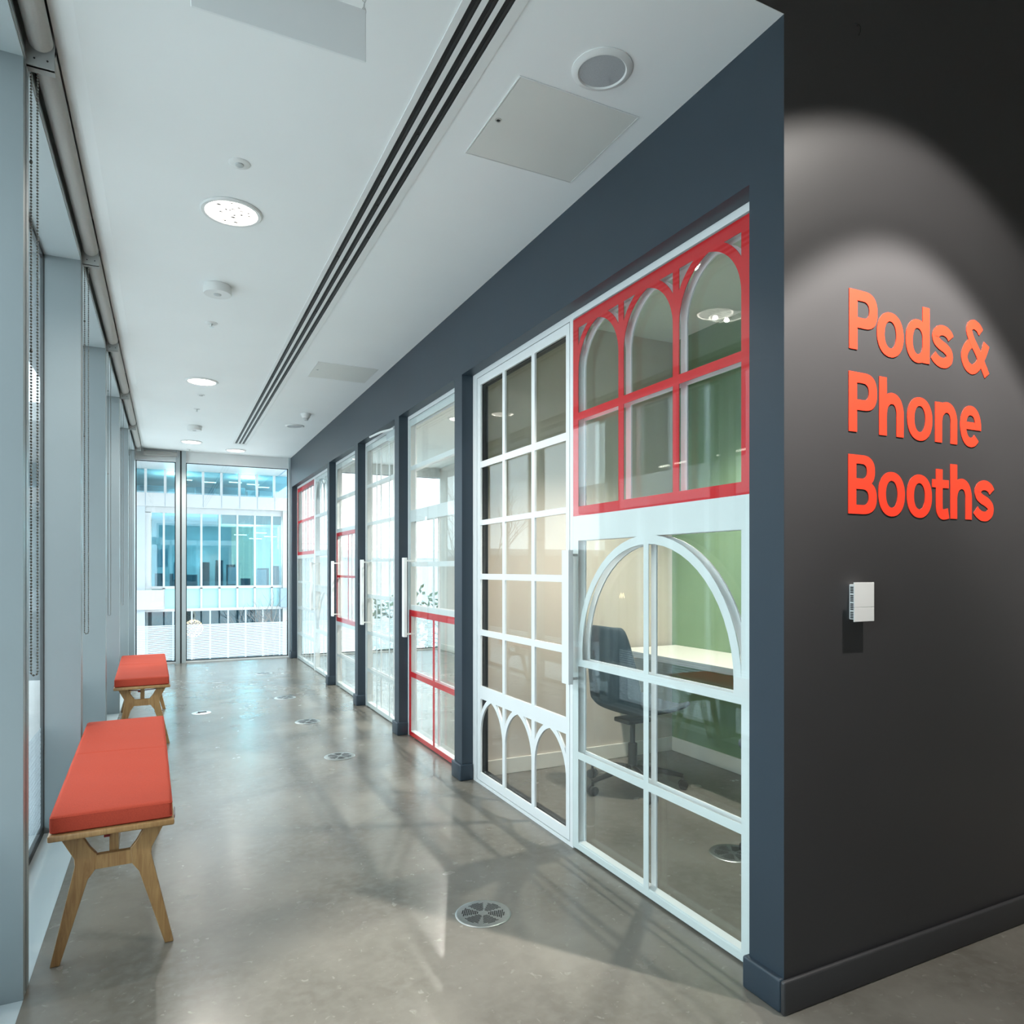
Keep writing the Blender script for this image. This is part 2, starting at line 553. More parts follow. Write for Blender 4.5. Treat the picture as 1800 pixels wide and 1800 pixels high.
# ------------------------------------------------------------------ left window bays
ME = [2.60 + 1.59 * k for k in range(-2, 6)]  # first bay lies out of view, added to light the near ceiling
MW = 0.095
ordn = ['behind the viewpoint, added unseen to light the near ceiling', 'beside the viewpoint', 'beside the near bench', 'past the near bench', 'beside the far bench', 'past the far bench', 'nearest the far corner']
for k in range(len(ME)):
    y0 = ME[k]
    if k < 7:
        t = thing('window_%d' % (k + 1), 'full height window bay with grey fin ' + ordn[k], 'window', (GX, y0, 0), kind='structure')
    else:
        t = thing('window_8', 'grey corner fin where the two window walls meet', 'window', (GX, y0, 0), kind='structure')
    wy = MW if k < 7 else YE + 0.08 - y0

    def B(mb, name, m, **kw):
        o = mb.build(name, m, parent=t, **kw)
        o.matrix_parent_inverse = Matrix.Translation(t.location).inverted()
        return o
    mb = MB()
    mb.box(GX + 0.0072, -0.400, y0, y0 + wy / 2 - 0.005, 0, 2.91)
    mb.box(GX + 0.0072, -0.400, y0 + wy / 2 + 0.005, y0 + wy, 0, 2.91)
    B(mb, 'mullion', M['fin'])
    B(MB().box(GX + 0.008, -0.4008, y0 + wy / 2 - 0.005, y0 + wy / 2 + 0.005, 0, 2.91), 'mullion_joint', M['dark'])
    if k == 7:
        B(MB().box(GX - 0.10, -0.40, y0, YE + 0.08, 2.91, 3.3), 'head_panel', M['alu_plain'])
        B(MB().box(GX - 0.10, -0.40, y0, YE + 0.08, -0.12, 0.0), 'sill_plate', M['alu_plain'])
        continue
    g0, g1 = y0 + MW - 0.012, ME[k + 1] + 0.012
    B(MB().box(GX - 0.006, GX + 0.006, g0 + 0.004, g1 - 0.004, 0.035, 2.90), 'glass_pane', M['win'])
    gk = MB()
    for (a, b, c, d) in ((g0, g0 + 0.016, 0.0, 2.91), (g1 - 0.016, g1, 0.0, 2.91), (g0, g1, 0.0, 0.035), (g0, g1, 2.893, 2.91)):
        gk.box(GX - 0.009, GX + 0.007, a, b, c, d)
    B(gk, 'gasket', M['dark'])
    fr = MB()
    for i in range(23):
        fr.box(GX - 0.0085, GX - 0.0065, g0 + 0.016, g1 - 0.016, 0.045 + i * 0.0215, 0.045 + i * 0.0215 + 0.0150)
    B(fr, 'frit_lines', M['frit'])
    B(MB().box(GX - 0.10, -0.4005, y0, ME[k + 1], -0.12, 0.0), 'sill_plate', M['alu_plain'])
    hd = MB()
    hd.box(GX - 0.10, -0.400, y0, ME[k + 1], 2.91, 2.955)
    hd.box(GX - 0.10, -0.408, y0, ME[k + 1], 2.963, 3.3)
    hd.box(-0.402, -0.396, y0, ME[k + 1], 2.918, 2.926)
    B(hd, 'head_panel', M['alu_plain'])
# blind recess above the rollers
tr = MB()
tr.box(-0.41, -0.236, YS + 0.1, YE, 3.144, 3.30)
struct('trim_1', tr, M['hatch'], 'pale top of the blind recess above the windows', 'recess')

struct('trim_2', MB().box(-1.1, -0.68, 0.9, YE + 0.1, 3.16, 3.32), M['facadegrey'], 'added grey outside sunshade over the left windows', 'blocker')  # slab added to block high sky light and dim the floor

struct('trim_3', MB().box(-2.2, -0.67, 0.9, YE + 0.1, -0.35, -0.14), M['ledge'], 'added pale ledge below the left windows that bounces daylight up', 'ledge')  # reflector added outside to throw daylight onto the corridor ceiling

# ------------------------------------------------------------------ far glazing
def far_window(n, x0, x1, label):
    t = thing('window_%d' % n, label, 'window', ((x0 + x1) / 2, YE, 0), kind='structure')

    def B(mb, name, m):
        o = mb.build(name, m, parent=t)
        o.matrix_parent_inverse = Matrix.Translation(t.location).inverted()
    yg = YE + 0.05
    B(MB().box(x0 + 0.006, x1 - 0.006, yg - 0.006, yg + 0.006, 0.03, 2.835), 'glass_pane', M['win'])
    gk = MB()
    for (a, b, c, d) in ((x0, x0 + 0.012, 0, 2.84), (x1 - 0.012, x1, 0, 2.84), (x0, x1, 0.018, 0.03), (x0, x1, 2.832, 2.84)):
        gk.box(a, b, yg - 0.015, yg + 0.015, c, d)
    B(gk, 'gasket', M['dark'])
    fr = MB()
    for i in range(23):
        fr.box(x0 + 0.012, x1 - 0.012, yg + 0.0065, yg + 0.0085, 0.045 + i * 0.0215, 0.045 + i * 0.0215 + 0.0150)
    B(fr, 'frit_lines', M['frit'])
    B(MB().box(x0, x1, YE, YE + 0.12, -0.12, 0.018), 'sill_plate', M['white'])
    B(MB().box(x0, x1, YE - 0.01, YE + 0.10, 2.84, 3.15), 'head_panel', M['white'])
    m = MB()
    if n < 11:
        c = x1 + 0.065
        m.box(x1, c - 0.011, YE - 0.05, YE + 0.12, 0, 3.15)
        m.box(c + 0.011, x1 + 0.13, YE - 0.05, YE + 0.12, 0, 3.15)
        B(m, 'mullion', M['alu_plain'])
        B(MB().box(c - 0.011, c + 0.011, YE - 0.047, YE + 0.10, 0, 3.15), 'mullion_joint', M['dark'])


far_window(9, -0.40, 0.10, 'narrow left pane of the glazing at the corridor end')
far_window(10, 0.23, 1.63, 'wide pane of the glazing at the corridor end')
far_window(11, 1.76, 3.30, 'window seen through the farthest booths')
far_window(12, 3.30, 4.15, 'window seen in the far corner of the pods')


# ------------------------------------------------------------------ glazed booth fronts
def gothic(yc, hw, zs, za, t, n=10):
    h = za - zs
    R = (h * h + hw * hw) / (2 * hw)
    c = R - hw
    out = []
    for s in (1, -1):
        th_i = math.acos(max(-1, min(1, c / R)))
        th_o = math.acos(max(-1, min(1, c / (R + t))))
        inner = [(yc + s * (-c + R * math.cos(th_i * i / n)), zs + R * math.sin(th_i * i / n)) for i in range(n + 1)]
        outer = [(yc + s * (-c + (R + t) * math.cos(th_o * i / n)), zs + (R + t) * math.sin(th_o * i / n)) for i in range(n + 1)]
        out.append(inner + outer[::-1])
    return out


def round_arch(yc, zc, ro, ri, n=28):
    o = [(yc + ro * math.cos(PI * i / n), zc + ro * math.sin(PI * i / n)) for i in range(n + 1)]
    i_ = [(yc + ri * math.cos(PI * i / n), zc + ri * math.sin(PI * i / n)) for i in range(n + 1)]
    return [o + i_[::-1]]


def ring(mb, x0, x1, y0, y1, z0, z1, w, wt=None, wb=None):
    wt = wt or w
    wb = wb or w
    mb.box(x0, x1, y0, y0 + w, z0, z1)
    mb.box(x0, x1, y1 - w, y1, z0, z1)
    mb.box(x0, x1, y0 + w, y1 - w, z0, z0 + wb)
    mb.box(x0, x1, y0 + w, y1 - w, z1 - wt, z1)
    return mb


def clip_poly(poly, y0, y1, z1):
    return [(min(max(p[0], y0), y1), min(p[1], z1)) for p in poly]


def double_skin(t, y0, y1, z0, z1, white, red, wpoly=(), rpoly=(), rim=0.035):
    """double glazed leaf: bars on both skins between two panes"""
    def B(mb, name, m, label=None):
        o = mb.build(name, m, parent=t)
        o.matrix_parent_inverse = Matrix.Translation(t.location).inverted()
        if label:
            o['label'] = label
    ring_mb = MB()
    ring(ring_mb, XF + 0.0032, XF + 0.0389, y0, y1, z0, z1, rim)
    B(ring_mb, 'leaf_frame', M['white'])
    wf, rf, bk = MB(), MB(), MB()
    for r in white:
        wf.box(*wf.lay(XF + 0.0003, XF + 0.0030), *r)
        bk.box(*bk.lay(XF + 0.039, XF + 0.0458), *r)
    for r in red:
        rf.box(*rf.lay(XF + 0.0003, XF + 0.0030), *r)
        bk.box(*bk.lay(XF + 0.039, XF + 0.0458), *r)
    for p in wpoly:
        p = clip_poly(p, y0, y1, z1)
        wf.prism([p], 'x', *wf.lay(XF + 0.0003, XF + 0.0030))
        bk.prism([p], 'x', *bk.lay(XF + 0.039, XF + 0.0458))
    for p in rpoly:
        p = clip_poly(p, y0, y1, z1)
        rf.prism([p], 'x', *rf.lay(XF + 0.0003, XF + 0.0030))
        bk.prism([p], 'x', *bk.lay(XF + 0.039, XF + 0.0458))
    B(wf, 'glazing_bars', M['white'])
    if red or rpoly:
        B(rf, 'red_glazing_bars', M['red'], 'red glazing bars')
    B(bk, 'inner_glazing_bars', M['whiter'])
    B(MB().box(XF - 0.0035, XF, y0, y1, z0, z1), 'glass_pane', M['clear'])
    B(MB().box(XF + 0.046, XF + 0.0495, y0, y1, z0, z1), 'inner_glass_pane', M['clear'])


def frame(t, y0, y1, name='door_frame'):
    mb = MB()
    mb.box(XF, XF + 0.065, y0 + 0.0005, y0 + 0.028, 0.0, ZO - 0.0005)
    mb.box(XF, XF + 0.065, y1 - 0.028, y1 - 0.0005, 0.0, ZO - 0.0005)
    mb.box(XF, XF + 0.065, y0 + 0.028, y1 - 0.028, 2.520, ZO - 0.0005)
    o = mb.build(name, M['white'], parent=t)
    o.matrix_parent_inverse = Matrix.Translation(t.location).inverted()
    mb = MB().box(XF + 0.012, XF + 0.05, y0 + 0.028, y1 - 0.028, 2.5145, 2.520)
    mb.box(XF + 0.010, XF + 0.05, y0 + 0.028, y1 - 0.028, 0.0, 0.006)  # dark strip stands in for the shadow gap at the threshold
    o = mb.build('seal_gap_shade', M['dark'], parent=t)
    o.matrix_parent_inverse = Matrix.Translation(t.location).inverted()


def handle(t, yc, w=0.055):
    mb = MB()
    mb.rbox(1.664, 1.690, yc - w / 2, yc + w / 2, 0.793, 1.418, 0.002, 2)
    h = mb.build('pull_handle', M['white'], parent=t)
    h.matrix_parent_inverse = Matrix.Translation(t.location).inverted()
    mb = MB()
    for z in (0.815, 1.395):
        mb.box(1.690, XF - 0.0036, yc - 0.006, yc + 0.006, z - 0.006, z + 0.006)
    s = mb.build('standoff', M['white'], parent=h)


def stiles(y0, y1, z0, z1, wl=0.042, wt=0.05, wb=0.036):
    return [(y0, y0 + wl, z0, z1), (y1 - wl, y1, z0, z1), (y0, y1, z1 - wt, z1), (y0, y1, z0, z0 + wb)]


# --- nearest booth: framed door leaf with small panes (left) and fixed arched panel (right)
t5 = thing('door_5', 'white door with three by five panes and small pointed arches at its foot', 'door', (XF, 4.08, 0), kind='structure')
fr = MB()
fr.box(XF, XF + 0.065, 4.02, 4.0795, 0, ZO - 0.0005)
fr.box(XF, XF + 0.065, 2.862, 2.890, 0, ZO - 0.0005)
fr.box(XF, XF + 0.065, 2.89, 4.02, 2.518, ZO - 0.0005)
fr.box(XF, XF + 0.065, 2.89, 4.02, 0, 0.019)
o = fr.build('door_frame', M['white'], parent=t5)
o.matrix_parent_inverse = Matrix.Translation(t5.location).inverted()
o = ring(MB(), XF + 0.012, XF + 0.05, 2.884, 4.022, 0.017, 2.522, 0.013).build('seal_gap_shade', M['dark'], parent=t5)
o.matrix_parent_inverse = Matrix.Translation(t5.location).inverted()
lf = MB()
x0, x1 = XF - 0.001, XF + 0.010
L0, L1 = 2.894, 4.010
for r in ((L0, 2.927, 0.025, 2.513), (3.958, L1, 0.025, 2.513), (2.927, 3.958, 2.465, 2.513), (2.927, 3.958, 0.025, 0.075),
          (3.250, 3.286, 0.075, 2.465), (3.612, 3.645, 0.075, 2.465),
          (2.927, 3.958, 1.953, 1.991), (2.927, 3.958, 1.599, 1.630), (2.927, 3.958, 1.266, 1.300), (2.927, 3.958, 0.921, 0.956), (2.927, 3.958, 0.530, 0.609)):
    lf.box(*lf.lay(x0, x1), *r)
for yc, hw in ((3.0885, 0.1615), (3.449, 0.163), (3.8015, 0.1565)):
    for p in gothic(yc, hw, 0.31, 0.527, 0.030):
        lf.prism([clip_poly(p, 2.90, 3.99, 0.55)], 'x', *lf.lay(x0, x1))
o = lf.build('glazing_bars', M['white'], parent=t5)
o.matrix_parent_inverse = Matrix.Translation(t5.location).inverted()
o = MB().box(XF + 0.010, XF + 0.016, L0, L1, 0.025, 2.513).build('glass_pane', M['clear'], parent=t5)
o.matrix_parent_inverse = Matrix.Translation(t5.location).inverted()
o = ring(MB(), XF + 0.016, XF + 0.05, L0, L1, 0.025, 2.513, 0.052).build('leaf_frame', M['dark'], parent=t5)
o.matrix_parent_inverse = Matrix.Translation(t5.location).inverted()
handle(t5, 2.822, 0.062)

t = thing('window_13', 'fixed glazed panel with three red arches above one wide white arch', 'glazed panel', (XF, 1.661, 0), kind='structure')
mb = MB()
mb.box(XF, XF + 0.065, 1.6615, 1.70, 0, ZO - 0.0005)
mb.box(XF, XF + 0.065, 1.70, 2.862, 2.520, ZO - 0.0005)
o = mb.build('panel_frame', M['white'], parent=t)
o.matrix_parent_inverse = Matrix.Translation(t.location).inverted()
o = MB().box(XF + 0.012, XF + 0.05, 1.70, 2.862, 2.5145, 2.520).box(XF + 0.012, XF + 0.05, 1.70, 2.862, 0.0, 0.0095).build('seal_gap_shade', M['dark'], parent=t)  # lower dark strip stands in for the shadow gap under the panel
o.matrix_parent_inverse = Matrix.Translation(t.location).inverted()
Y0, Y1 = 1.70, 2.8615
red = [(2.816, Y1, 1.579, 2.512), (Y0, 1.773, 1.579, 2.512), (1.773, 2.816, 2.465, 2.512), (1.773, 2.816, 2.029, 2.064), (1.773, 2.816, 1.579, 1.623),
       (2.451, 2.489, 1.623, 2.465), (2.093, 2.129, 1.623, 2.465)]
rp = []
for a, b in ((1.773, 2.093), (2.129, 2.451), (2.489, 2.816)):
    rp += [clip_poly(p, a - 0.02, b + 0.02, 2.49) for p in gothic((a + b) / 2, (b - a) / 2, 2.260, 2.461, 0.033, 16)]
white = [(2.816, Y1, 0.010, 1.579), (Y0, 1.773, 0.010, 1.579), (1.773, 2.816, 1.463, 1.579), (1.773, 2.816, 0.873, 0.906), (1.773, 2.816, 0.436, 0.470), (1.773, 2.816, 0.010, 0.038),
         (2.280, 2.313, 0.036, 1.463), (2.780, 2.816, 0.906, 0.945), (1.773, 1.809, 0.906, 0.945)]
double_skin(t, Y0, Y1, 0.010, 2.512, white, red, round_arch(2.2945, 0.945, 0.522, 0.486), rp)

# --- door 4
def single(n, label, y0, y1, white, red, extra_handle=True):
    t = thing('door_%d' % n, label, 'door', (XF, y1, 0), kind='structure')
    frame(t, y0, y1)
    a, b = y0 + 0.029, y1 - 0.029
    double_skin(t, a, b, 0.007, 2.514, [(max(r[0], a), min(r[1], b), r[2], r[3]) for r in white], [(max(r[0], a), min(r[1], b), r[2], r[3]) for r in red])
    if extra_handle:
        handle(t, y1 - 0.085)
    return t


def rails(y0, y1, zs):
    return [(y0, y1, a, b) for a, b in zs]


a, b = OPEN[3]
c = (a + b) / 2
single(4, 'glazed door whose lower quarter has a red framed four pane grid', a, b,
       [(a, a + 0.072, 1.044, 2.514), (b - 0.072, b, 1.044, 2.514), (a, b, 2.461, 2.514)]
       + rails(a, b, [(2.108, 2.143), (1.70, 1.794), (1.348, 1.384), (1.004, 1.044)]) + [(c - 0.018, c + 0.018, 1.044, 1.70)],
       [(a, a + 0.072, 0.007, 1.004), (b - 0.072, b, 0.007, 1.004)] + rails(a, b, [(0.955, 1.004), (0.474, 0.514), (0.007, 0.040)]) + [(c - 0.019, c + 0.019, 0.04, 0.955)])
a, b = OPEN[2]
st = [(a, a + 0.072, 0.007, 2.514), (b - 0.072, b, 0.007, 2.514), (a, b, 2.461, 2.514), (a, b, 0.007, 0.045)]
y3 = [a + (b - a) * i / 3 for i in (1, 2)]
t3 = single(3, 'all white door with a three by seven grid of panes and a closer', a, b,
            st + rails(a, b, [(2.11, 2.14), (1.749, 1.778), (1.396, 1.418), (1.05, 1.086), (0.70, 0.73), (0.342, 0.374)]) + [(y - 0.016, y + 0.016, 0.04, 2.46) for y in y3], [])
cl = MB().rbox(1.675, XF - 0.004, a + 0.04, a + 0.30, 2.425, 2.490, 0.004).build('door_closer', M['alu'], parent=t3)
cl.matrix_parent_inverse = Matrix.Translation(t3.location).inverted()
ar = MB().tube([(1.69, a + 0.12, 2.497), (1.672, a + 0.45, 2.525), (1.665, a + 0.80, 2.54)], 0.010).build('closer_arm', M['white'], parent=cl)
a, b = OPEN[1]
c = (a + b) / 2
single(2, 'glazed door with a red framed four pane grid at mid height', a, b,
       [(a, a + 0.072, 1.74, 2.514), (b - 0.072, b, 1.74, 2.514), (a, a + 0.072, 0.007, 0.735), (b - 0.072, b, 0.007, 0.735), (a, b, 2.461, 2.514), (a, b, 0.007, 0.045)]
       + rails(a, b, [(2.11, 2.14), (1.74, 1.783), (0.695, 0.735), (0.34, 0.366)]),
       [(a, a + 0.072, 0.735, 1.74), (b - 0.072, b, 0.735, 1.74)] + rails(a, b, [(1.70, 1.74), (1.233, 1.259), (0.735, 0.78)]) + [(c - 0.018, c + 0.018, 0.78, 1.70)])
# --- farthest booth
a, b = OPEN[0]
mid = 9.40
t = thing('door_1', 'white glazed door with pointed arches above and a round arch below', 'door', (XF, mid, 0), kind='structure')
frame(t, a, mid)
la, lb = a + 0.029, mid - 0.029
w3 = [la + 0.042 + (lb - la - 0.084) * i / 3 for i in range(4)]
wp = []
for i in range(3):
    wp += gothic((w3[i] + w3[i + 1]) / 2, (w3[i + 1] - w3[i]) / 2 - 0.016, 2.26, 2.455, 0.03)
wp += round_arch((la + lb) / 2, 0.55, (lb - la) / 2 - 0.04, (lb - la) / 2 - 0.075)
double_skin(t, la, lb, 0.007, 2.514, stiles(la, lb, 0.007, 2.514) + rails(la, lb, [(2.0, 2.034), (1.50, 1.56), (1.04, 1.12), (0.51, 0.55)])
            + [(y - 0.016, y + 0.016, 1.56, 2.46) for y in w3[1:3]] + [((la + lb) / 2 - 0.016, (la + lb) / 2 + 0.016, 0.04, 1.06)], [], wp)
handle(t, mid - 0.10)
t = thing('window_14', 'fixed glazed panel with red frame above a white grid at the far end', 'glazed panel', (XF, b, 0), kind='structure')
frame(t, mid, b, 'panel_frame')
la, lb = mid + 0.029, b - 0.029
bays = [la + 0.045 + (lb - la - 0.09) * i / 3 for i in range(4)]
double_skin(t, la, lb, 0.007, 2.514,
            [(la, la + 0.045, 0.007, 1.53), (lb - 0.045, lb, 0.007, 1.53)] + rails(la, lb, [(1.48, 1.53), (1.123, 1.153), (0.74, 0.776), (0.361, 0.399), (0.007, 0.045)])
            + [(y - 0.016, y + 0.016, 0.04, 1.48) for y in bays[1:3]],
            [(la, la + 0.045, 1.53, 2.514), (lb - 0.045, lb, 1.53, 2.514)] + rails(la, lb, [(2.458, 2.514), (2.0, 2.036), (1.53, 1.577)]) + [(y - 0.016, y + 0.016, 1.57, 2.46) for y in bays[1:3]])

# ------------------------------------------------------------------ ceiling fittings
def slot_diffuser():
    t = thing('slot_diffuser', 'long white three slot air diffuser running down the ceiling', 'air vent', (0.86, 5.7, ZC))
    y0, y1 = YS + 0.005, 9.915
    mb = MB()
    xs = [0.772, 0.795, 0.823, 0.841, 0.868, 0.884, 0.912, 0.946]
    for i in range(0, 8, 2):
        mb.box(xs[i], xs[i + 1], y0, y1 + 0.03, ZC - 0.004, ZC - 0.0002)
    mb.box(xs[0], xs[7], y1, y1 + 0.03, ZC - 0.004, ZC - 0.0002)
    o = mb.build('vent_frame', M['plastic'], parent=t)
    o.matrix_parent_inverse = Matrix.Translation(t.location).inverted()
    for i in (1, 3, 5):
        mb = MB().box(xs[i], xs[i + 1], y0, y1, ZC - 0.0012, ZC - 0.0002)
        s = mb.build('slot', M['darkslot'], parent=t)
        s.matrix_parent_inverse = Matrix.Translation(t.location).inverted()
        bl = MB()
        yy = y0 + 0.1
        while yy < y1 - 0.2:
            ln = random.uniform(0.5, 1.0)
            bl.box(xs[i] + 0.014, xs[i] + 0.022, yy, min(yy + ln, y1 - 0.02), ZC - 0.0032, ZC - 0.0012)
            yy += ln + 0.02
        d = bl.build('deflector_blade', M['dark'], parent=s)


slot_diffuser()


def downlight(loc, label, power=38, ang=150, soft=0.014, proto=[]):
    t = thing('downlight', label, 'ceiling light', loc, group='recessed corridor downlights')
    if not proto:
        rg = MB().lathe([(0.111, -0.0008), (0.135, -0.0008), (0.136, -0.004), (0.130, -0.010), (0.116, -0.010), (0.112, -0.004), (0.111, -0.0008)], n=48).build('trim_ring', M['plastic'], t, True)
        rf = MB().lathe([(0.112, -0.003), (0.085, -0.0018), (0.06, -0.001)], n=36).build('reflector', M['reflector'], t, True)
        gl = MB()
        gl.lathe([(0.112, -0.0035), (0.104, -0.0042), (0.104, -0.0012), (0.112, -0.0012)], n=48)
        gl = gl.build('lamp', M['lampglow'], t)
        ct = MB().lathe([(0.104, -0.0030), (0.06, -0.0024), (0.0, -0.0022)], n=40).build('diffuser', M['lampcentre'], t)
        proto += [ct]
        fc = MB()
        rr_ = random.Random(5)
        for k in range(15):
            a, r_ = rr_.uniform(0, 2 * PI), 0.095 * math.sqrt(rr_.random())
            w_, h_ = rr_.uniform(0.006, 0.016), rr_.uniform(0.003, 0.007)
            x_, y_ = r_ * math.cos(a), r_ * math.sin(a)
            fc.prism([[(x_ - w_, y_), (x_, y_ - h_), (x_ + w_, y_ + h_ * 0.3), (x_, y_ + h_)]], 'z', -0.0052, -0.0040)
        fc = fc.build('crystal_facets', M['facet'], t)
        fc['kind'] = 'stuff'
        proto += [rg, rf, gl, fc]
    else:
        for p in proto:
            c = p.copy()
            COL.objects.link(c)
            c.parent = t
    lamp('downlight_beam', 'SPOT', (0, 0, -0.03), power, (1.0, 0.94, 0.86), parent=t, spot_size=math.radians(ang), spot_blend=0.6, shadow_soft_size=soft)
    return t


downlight((0.266, 3.50, ZC), 'lit round downlight nearest the viewpoint in the corridor ceiling')
downlight((0.270, 6.775, ZC), 'lit round downlight midway along the corridor ceiling')
downlight((0.277, 10.06, ZC), 'lit round downlight in the row closest to the left windows, far end')
downlight((0.855, 10.51, ZC), 'lit round downlight just past the end of the slot diffuser')
d = downlight((2.52, 2.98, ZC), 'round downlight inside the nearest booth', 170, 100, 0.04)
d['group'] = 'booth downlights'
d = downlight((2.9, 7.2, ZC), 'unseen added downlight over the space behind the phone booth doors', 230, 140)  # unseen lamp added to brighten the space behind the doors
d['group'] = 'booth downlights'
d = downlight((2.9, 5.2, ZC), 'unseen added downlight behind the red footed door', 150, 140)  # second unseen lamp added to brighten the same space
d['group'] = 'booth downlights'


def sprinkler(loc, r, label, flat=False):
    t = thing('sprinkler_head', label, 'sprinkler', loc, group='sprinkler heads in the ceiling')
    MB().lathe([(0, -0.0003), (r, -0.0003), (r, -0.002), (r * 0.9, -0.005), (0.012, -0.006), (0, -0.006)], n=32).build('cover_plate', M['plastic'], t, True)
    if flat:
        MB().lathe([(0.012, -0.0055), (0.017, -0.0055), (0.016, -0.010), (0.010, -0.012), (0, -0.012)], n=20).build('nozzle', M['signgrey'], t, True)
        return
    MB().lathe([(0, -0.006), (0.011, -0.006), (0.010, -0.012), (0.004, -0.016), (0.004, -0.026), (0.013, -0.027), (0.013, -0.029), (0, -0.029)], n=16).build('nozzle', M['steel'], t, True)


sprinkler((0.264, 3.067, ZC), 0.042, 'round white sprinkler plate just before the nearest downlight', True)
sprinkler((0.266, 5.145, ZC), 0.038, 'small sprinkler head past the nearest drum sensor')
sprinkler((0.283, 7.31, ZC), 0.037, 'faint sprinkler plate just past the second downlight', True)
sprinkler((0.271, 7.978, ZC), 0.030, 'tiny sprinkler head before the farther drum sensor')
sprinkler((0.270, 10.70, ZC), 0.036, 'farthest sprinkler head beside the end window')


def sensor(loc, label):
    t = thing('presence_sensor', label, 'sensor', loc, group='drum shaped ceiling sensors')
    MB().lathe([(0, -0.0003), (0.074, -0.0003), (0.074, -0.006), (0.078, -0.008), (0.078, -0.048), (0.075, -0.052), (0.0, -0.052)], n=40).build('housing', M['plastic'], t, True)
    MB().lathe([(0.0, -0.052), (0.022, -0.052), (0.020, -0.055), (0.012, -0.058), (0, -0.058)], n=24).build('lens', M['signgrey'], t, True)


sensor((0.262, 4.45, ZC), 'white drum shaped sensor past the nearest downlight')
sensor((0.279, 8.943, ZC), 'white drum shaped sensor before the far downlight')

t = thing('smoke_detector', 'white cone shaped smoke detector beside the far flush speaker', 'smoke detector', (1.328, 7.70, ZC))
MB().lathe([(0, -0.0003), (0.055, -0.0003), (0.055, -0.014), (0.050, -0.02), (0.036, -0.05), (0, -0.05)], n=32).build('base', M['plastic'], t, True)
MB().lathe([(0.024, -0.05), (0.024, -0.066), (0.020, -0.072), (0, -0.072)], n=12).build('sensing_chamber', M['signgrey'], t, True)


def speaker(loc, R, rg, label):
    t = thing('ceiling_speaker', label, 'speaker', loc, group='flush ceiling speakers')
    MB().lathe([(rg, -0.0005), (R, -0.0005), (R, -0.004), (R - 0.012, -0.011), (rg + 0.004, -0.012), (rg, -0.008), (rg, -0.0005)], n=56).build('bezel', M['plastic'], t, True)
    MB().lathe([(rg, -0.007), (0.5 * rg, -0.009), (0, -0.0095)], n=48).build('speaker_grille', M['grille'], t, True)


speaker((1.297, 1.957, ZC), 0.1015, 0.077, 'large round ceiling speaker nearest the lettering wall')
speaker((1.323, 8.412, ZC), 0.106, 0.082, 'round flush ceiling speaker far down by the smoke detector')


def hatch(x0, x1, y0, y1, lx, ly, label):
    t = thing('access_panel', label, 'access panel', ((x0 + x1) / 2, (y0 + y1) / 2, ZC), group='ceiling access panels')
    o = ring(MB(), ZC, ZC, 0, 0, 0, 0, 0.0) if False else None
    mb = MB()
    for (a, b, c, d) in ((x0, x0 + 0.004, y0, y1), (x1 - 0.004, x1, y0, y1), (x0 + 0.004, x1 - 0.004, y0, y0 + 0.004), (x0 + 0.004, x1 - 0.004, y1 - 0.004, y1)):
        mb.box(a, b, c, d, ZC - 0.0035, ZC - 0.0003)
    f = mb.build('hatch_frame', M['plastic'], t)
    f.matrix_parent_inverse = Matrix.Translation(t.location).inverted()
    p = MB().box(x0 + 0.006, x1 - 0.006, y0 + 0.006, y1 - 0.006, ZC - 0.0025, ZC - 0.0003).build('hatch_door', M['hatch'], t)
    p.matrix_parent_inverse = Matrix.Translation(t.location).inverted()
    k = MB().lathe([(0.007, -0.0025), (0.012, -0.0025), (0.012, -0.0045), (0.007, -0.0045)], (lx, ly, ZC), 20).build('lock', M['steel'], p)
    k2 = MB().lathe([(0, -0.0028), (0.007, -0.0028), (0.007, -0.0026)], (lx, ly, ZC), 16).build('lock_hole', M['dark'], p)


hatch(1.064, 1.556, 2.102, 2.590, 1.097, 2.345, 'square ceiling access panel nearest the lettering wall')
hatch(1.081, 1.577, 5.720, 6.195, 1.12, 5.95, 'square ceiling access panel farther down the corridor')

# hanging sign plate seen from behind
t = thing('hanging_sign', 'blank grey sign plate hung on a chain at the top of the view', 'sign', (0.24, 1.70, 2.58))
o = MB().rbox(0.045, 0.436, 1.697, 1.703, 2.572, 2.700, 0.001, 1).build('sign_plate', M['signplate'], t)
o.matrix_parent_inverse = Matrix.Translation(t.location).inverted()
for cx in (0.075, 0.432):
    ch = MB()
    z = 2.690
    i = 0
    while z < ZC - 0.02:
        pts = []
        for k in range(12):
            a = 2 * PI * k / 12
            u, v = 0.0045 * math.cos(a), 0.0095 * math.sin(a)
            pts.append((cx + u, 1.70, z + 0.008 + v) if i % 2 == 0 else (cx, 1.70 + u, z + 0.008 + v))
        ch.tube(pts, 0.0010, 6, True)
        z += 0.0150
        i += 1
    ch.tube([(cx, 1.70, z), (cx, 1.70, ZC - 0.0005)], 0.0012, 6)
    o = ch.build('hanging_chain', M['steel'], t, True)
    o.matrix_parent_inverse = Matrix.Translation(t.location).inverted()

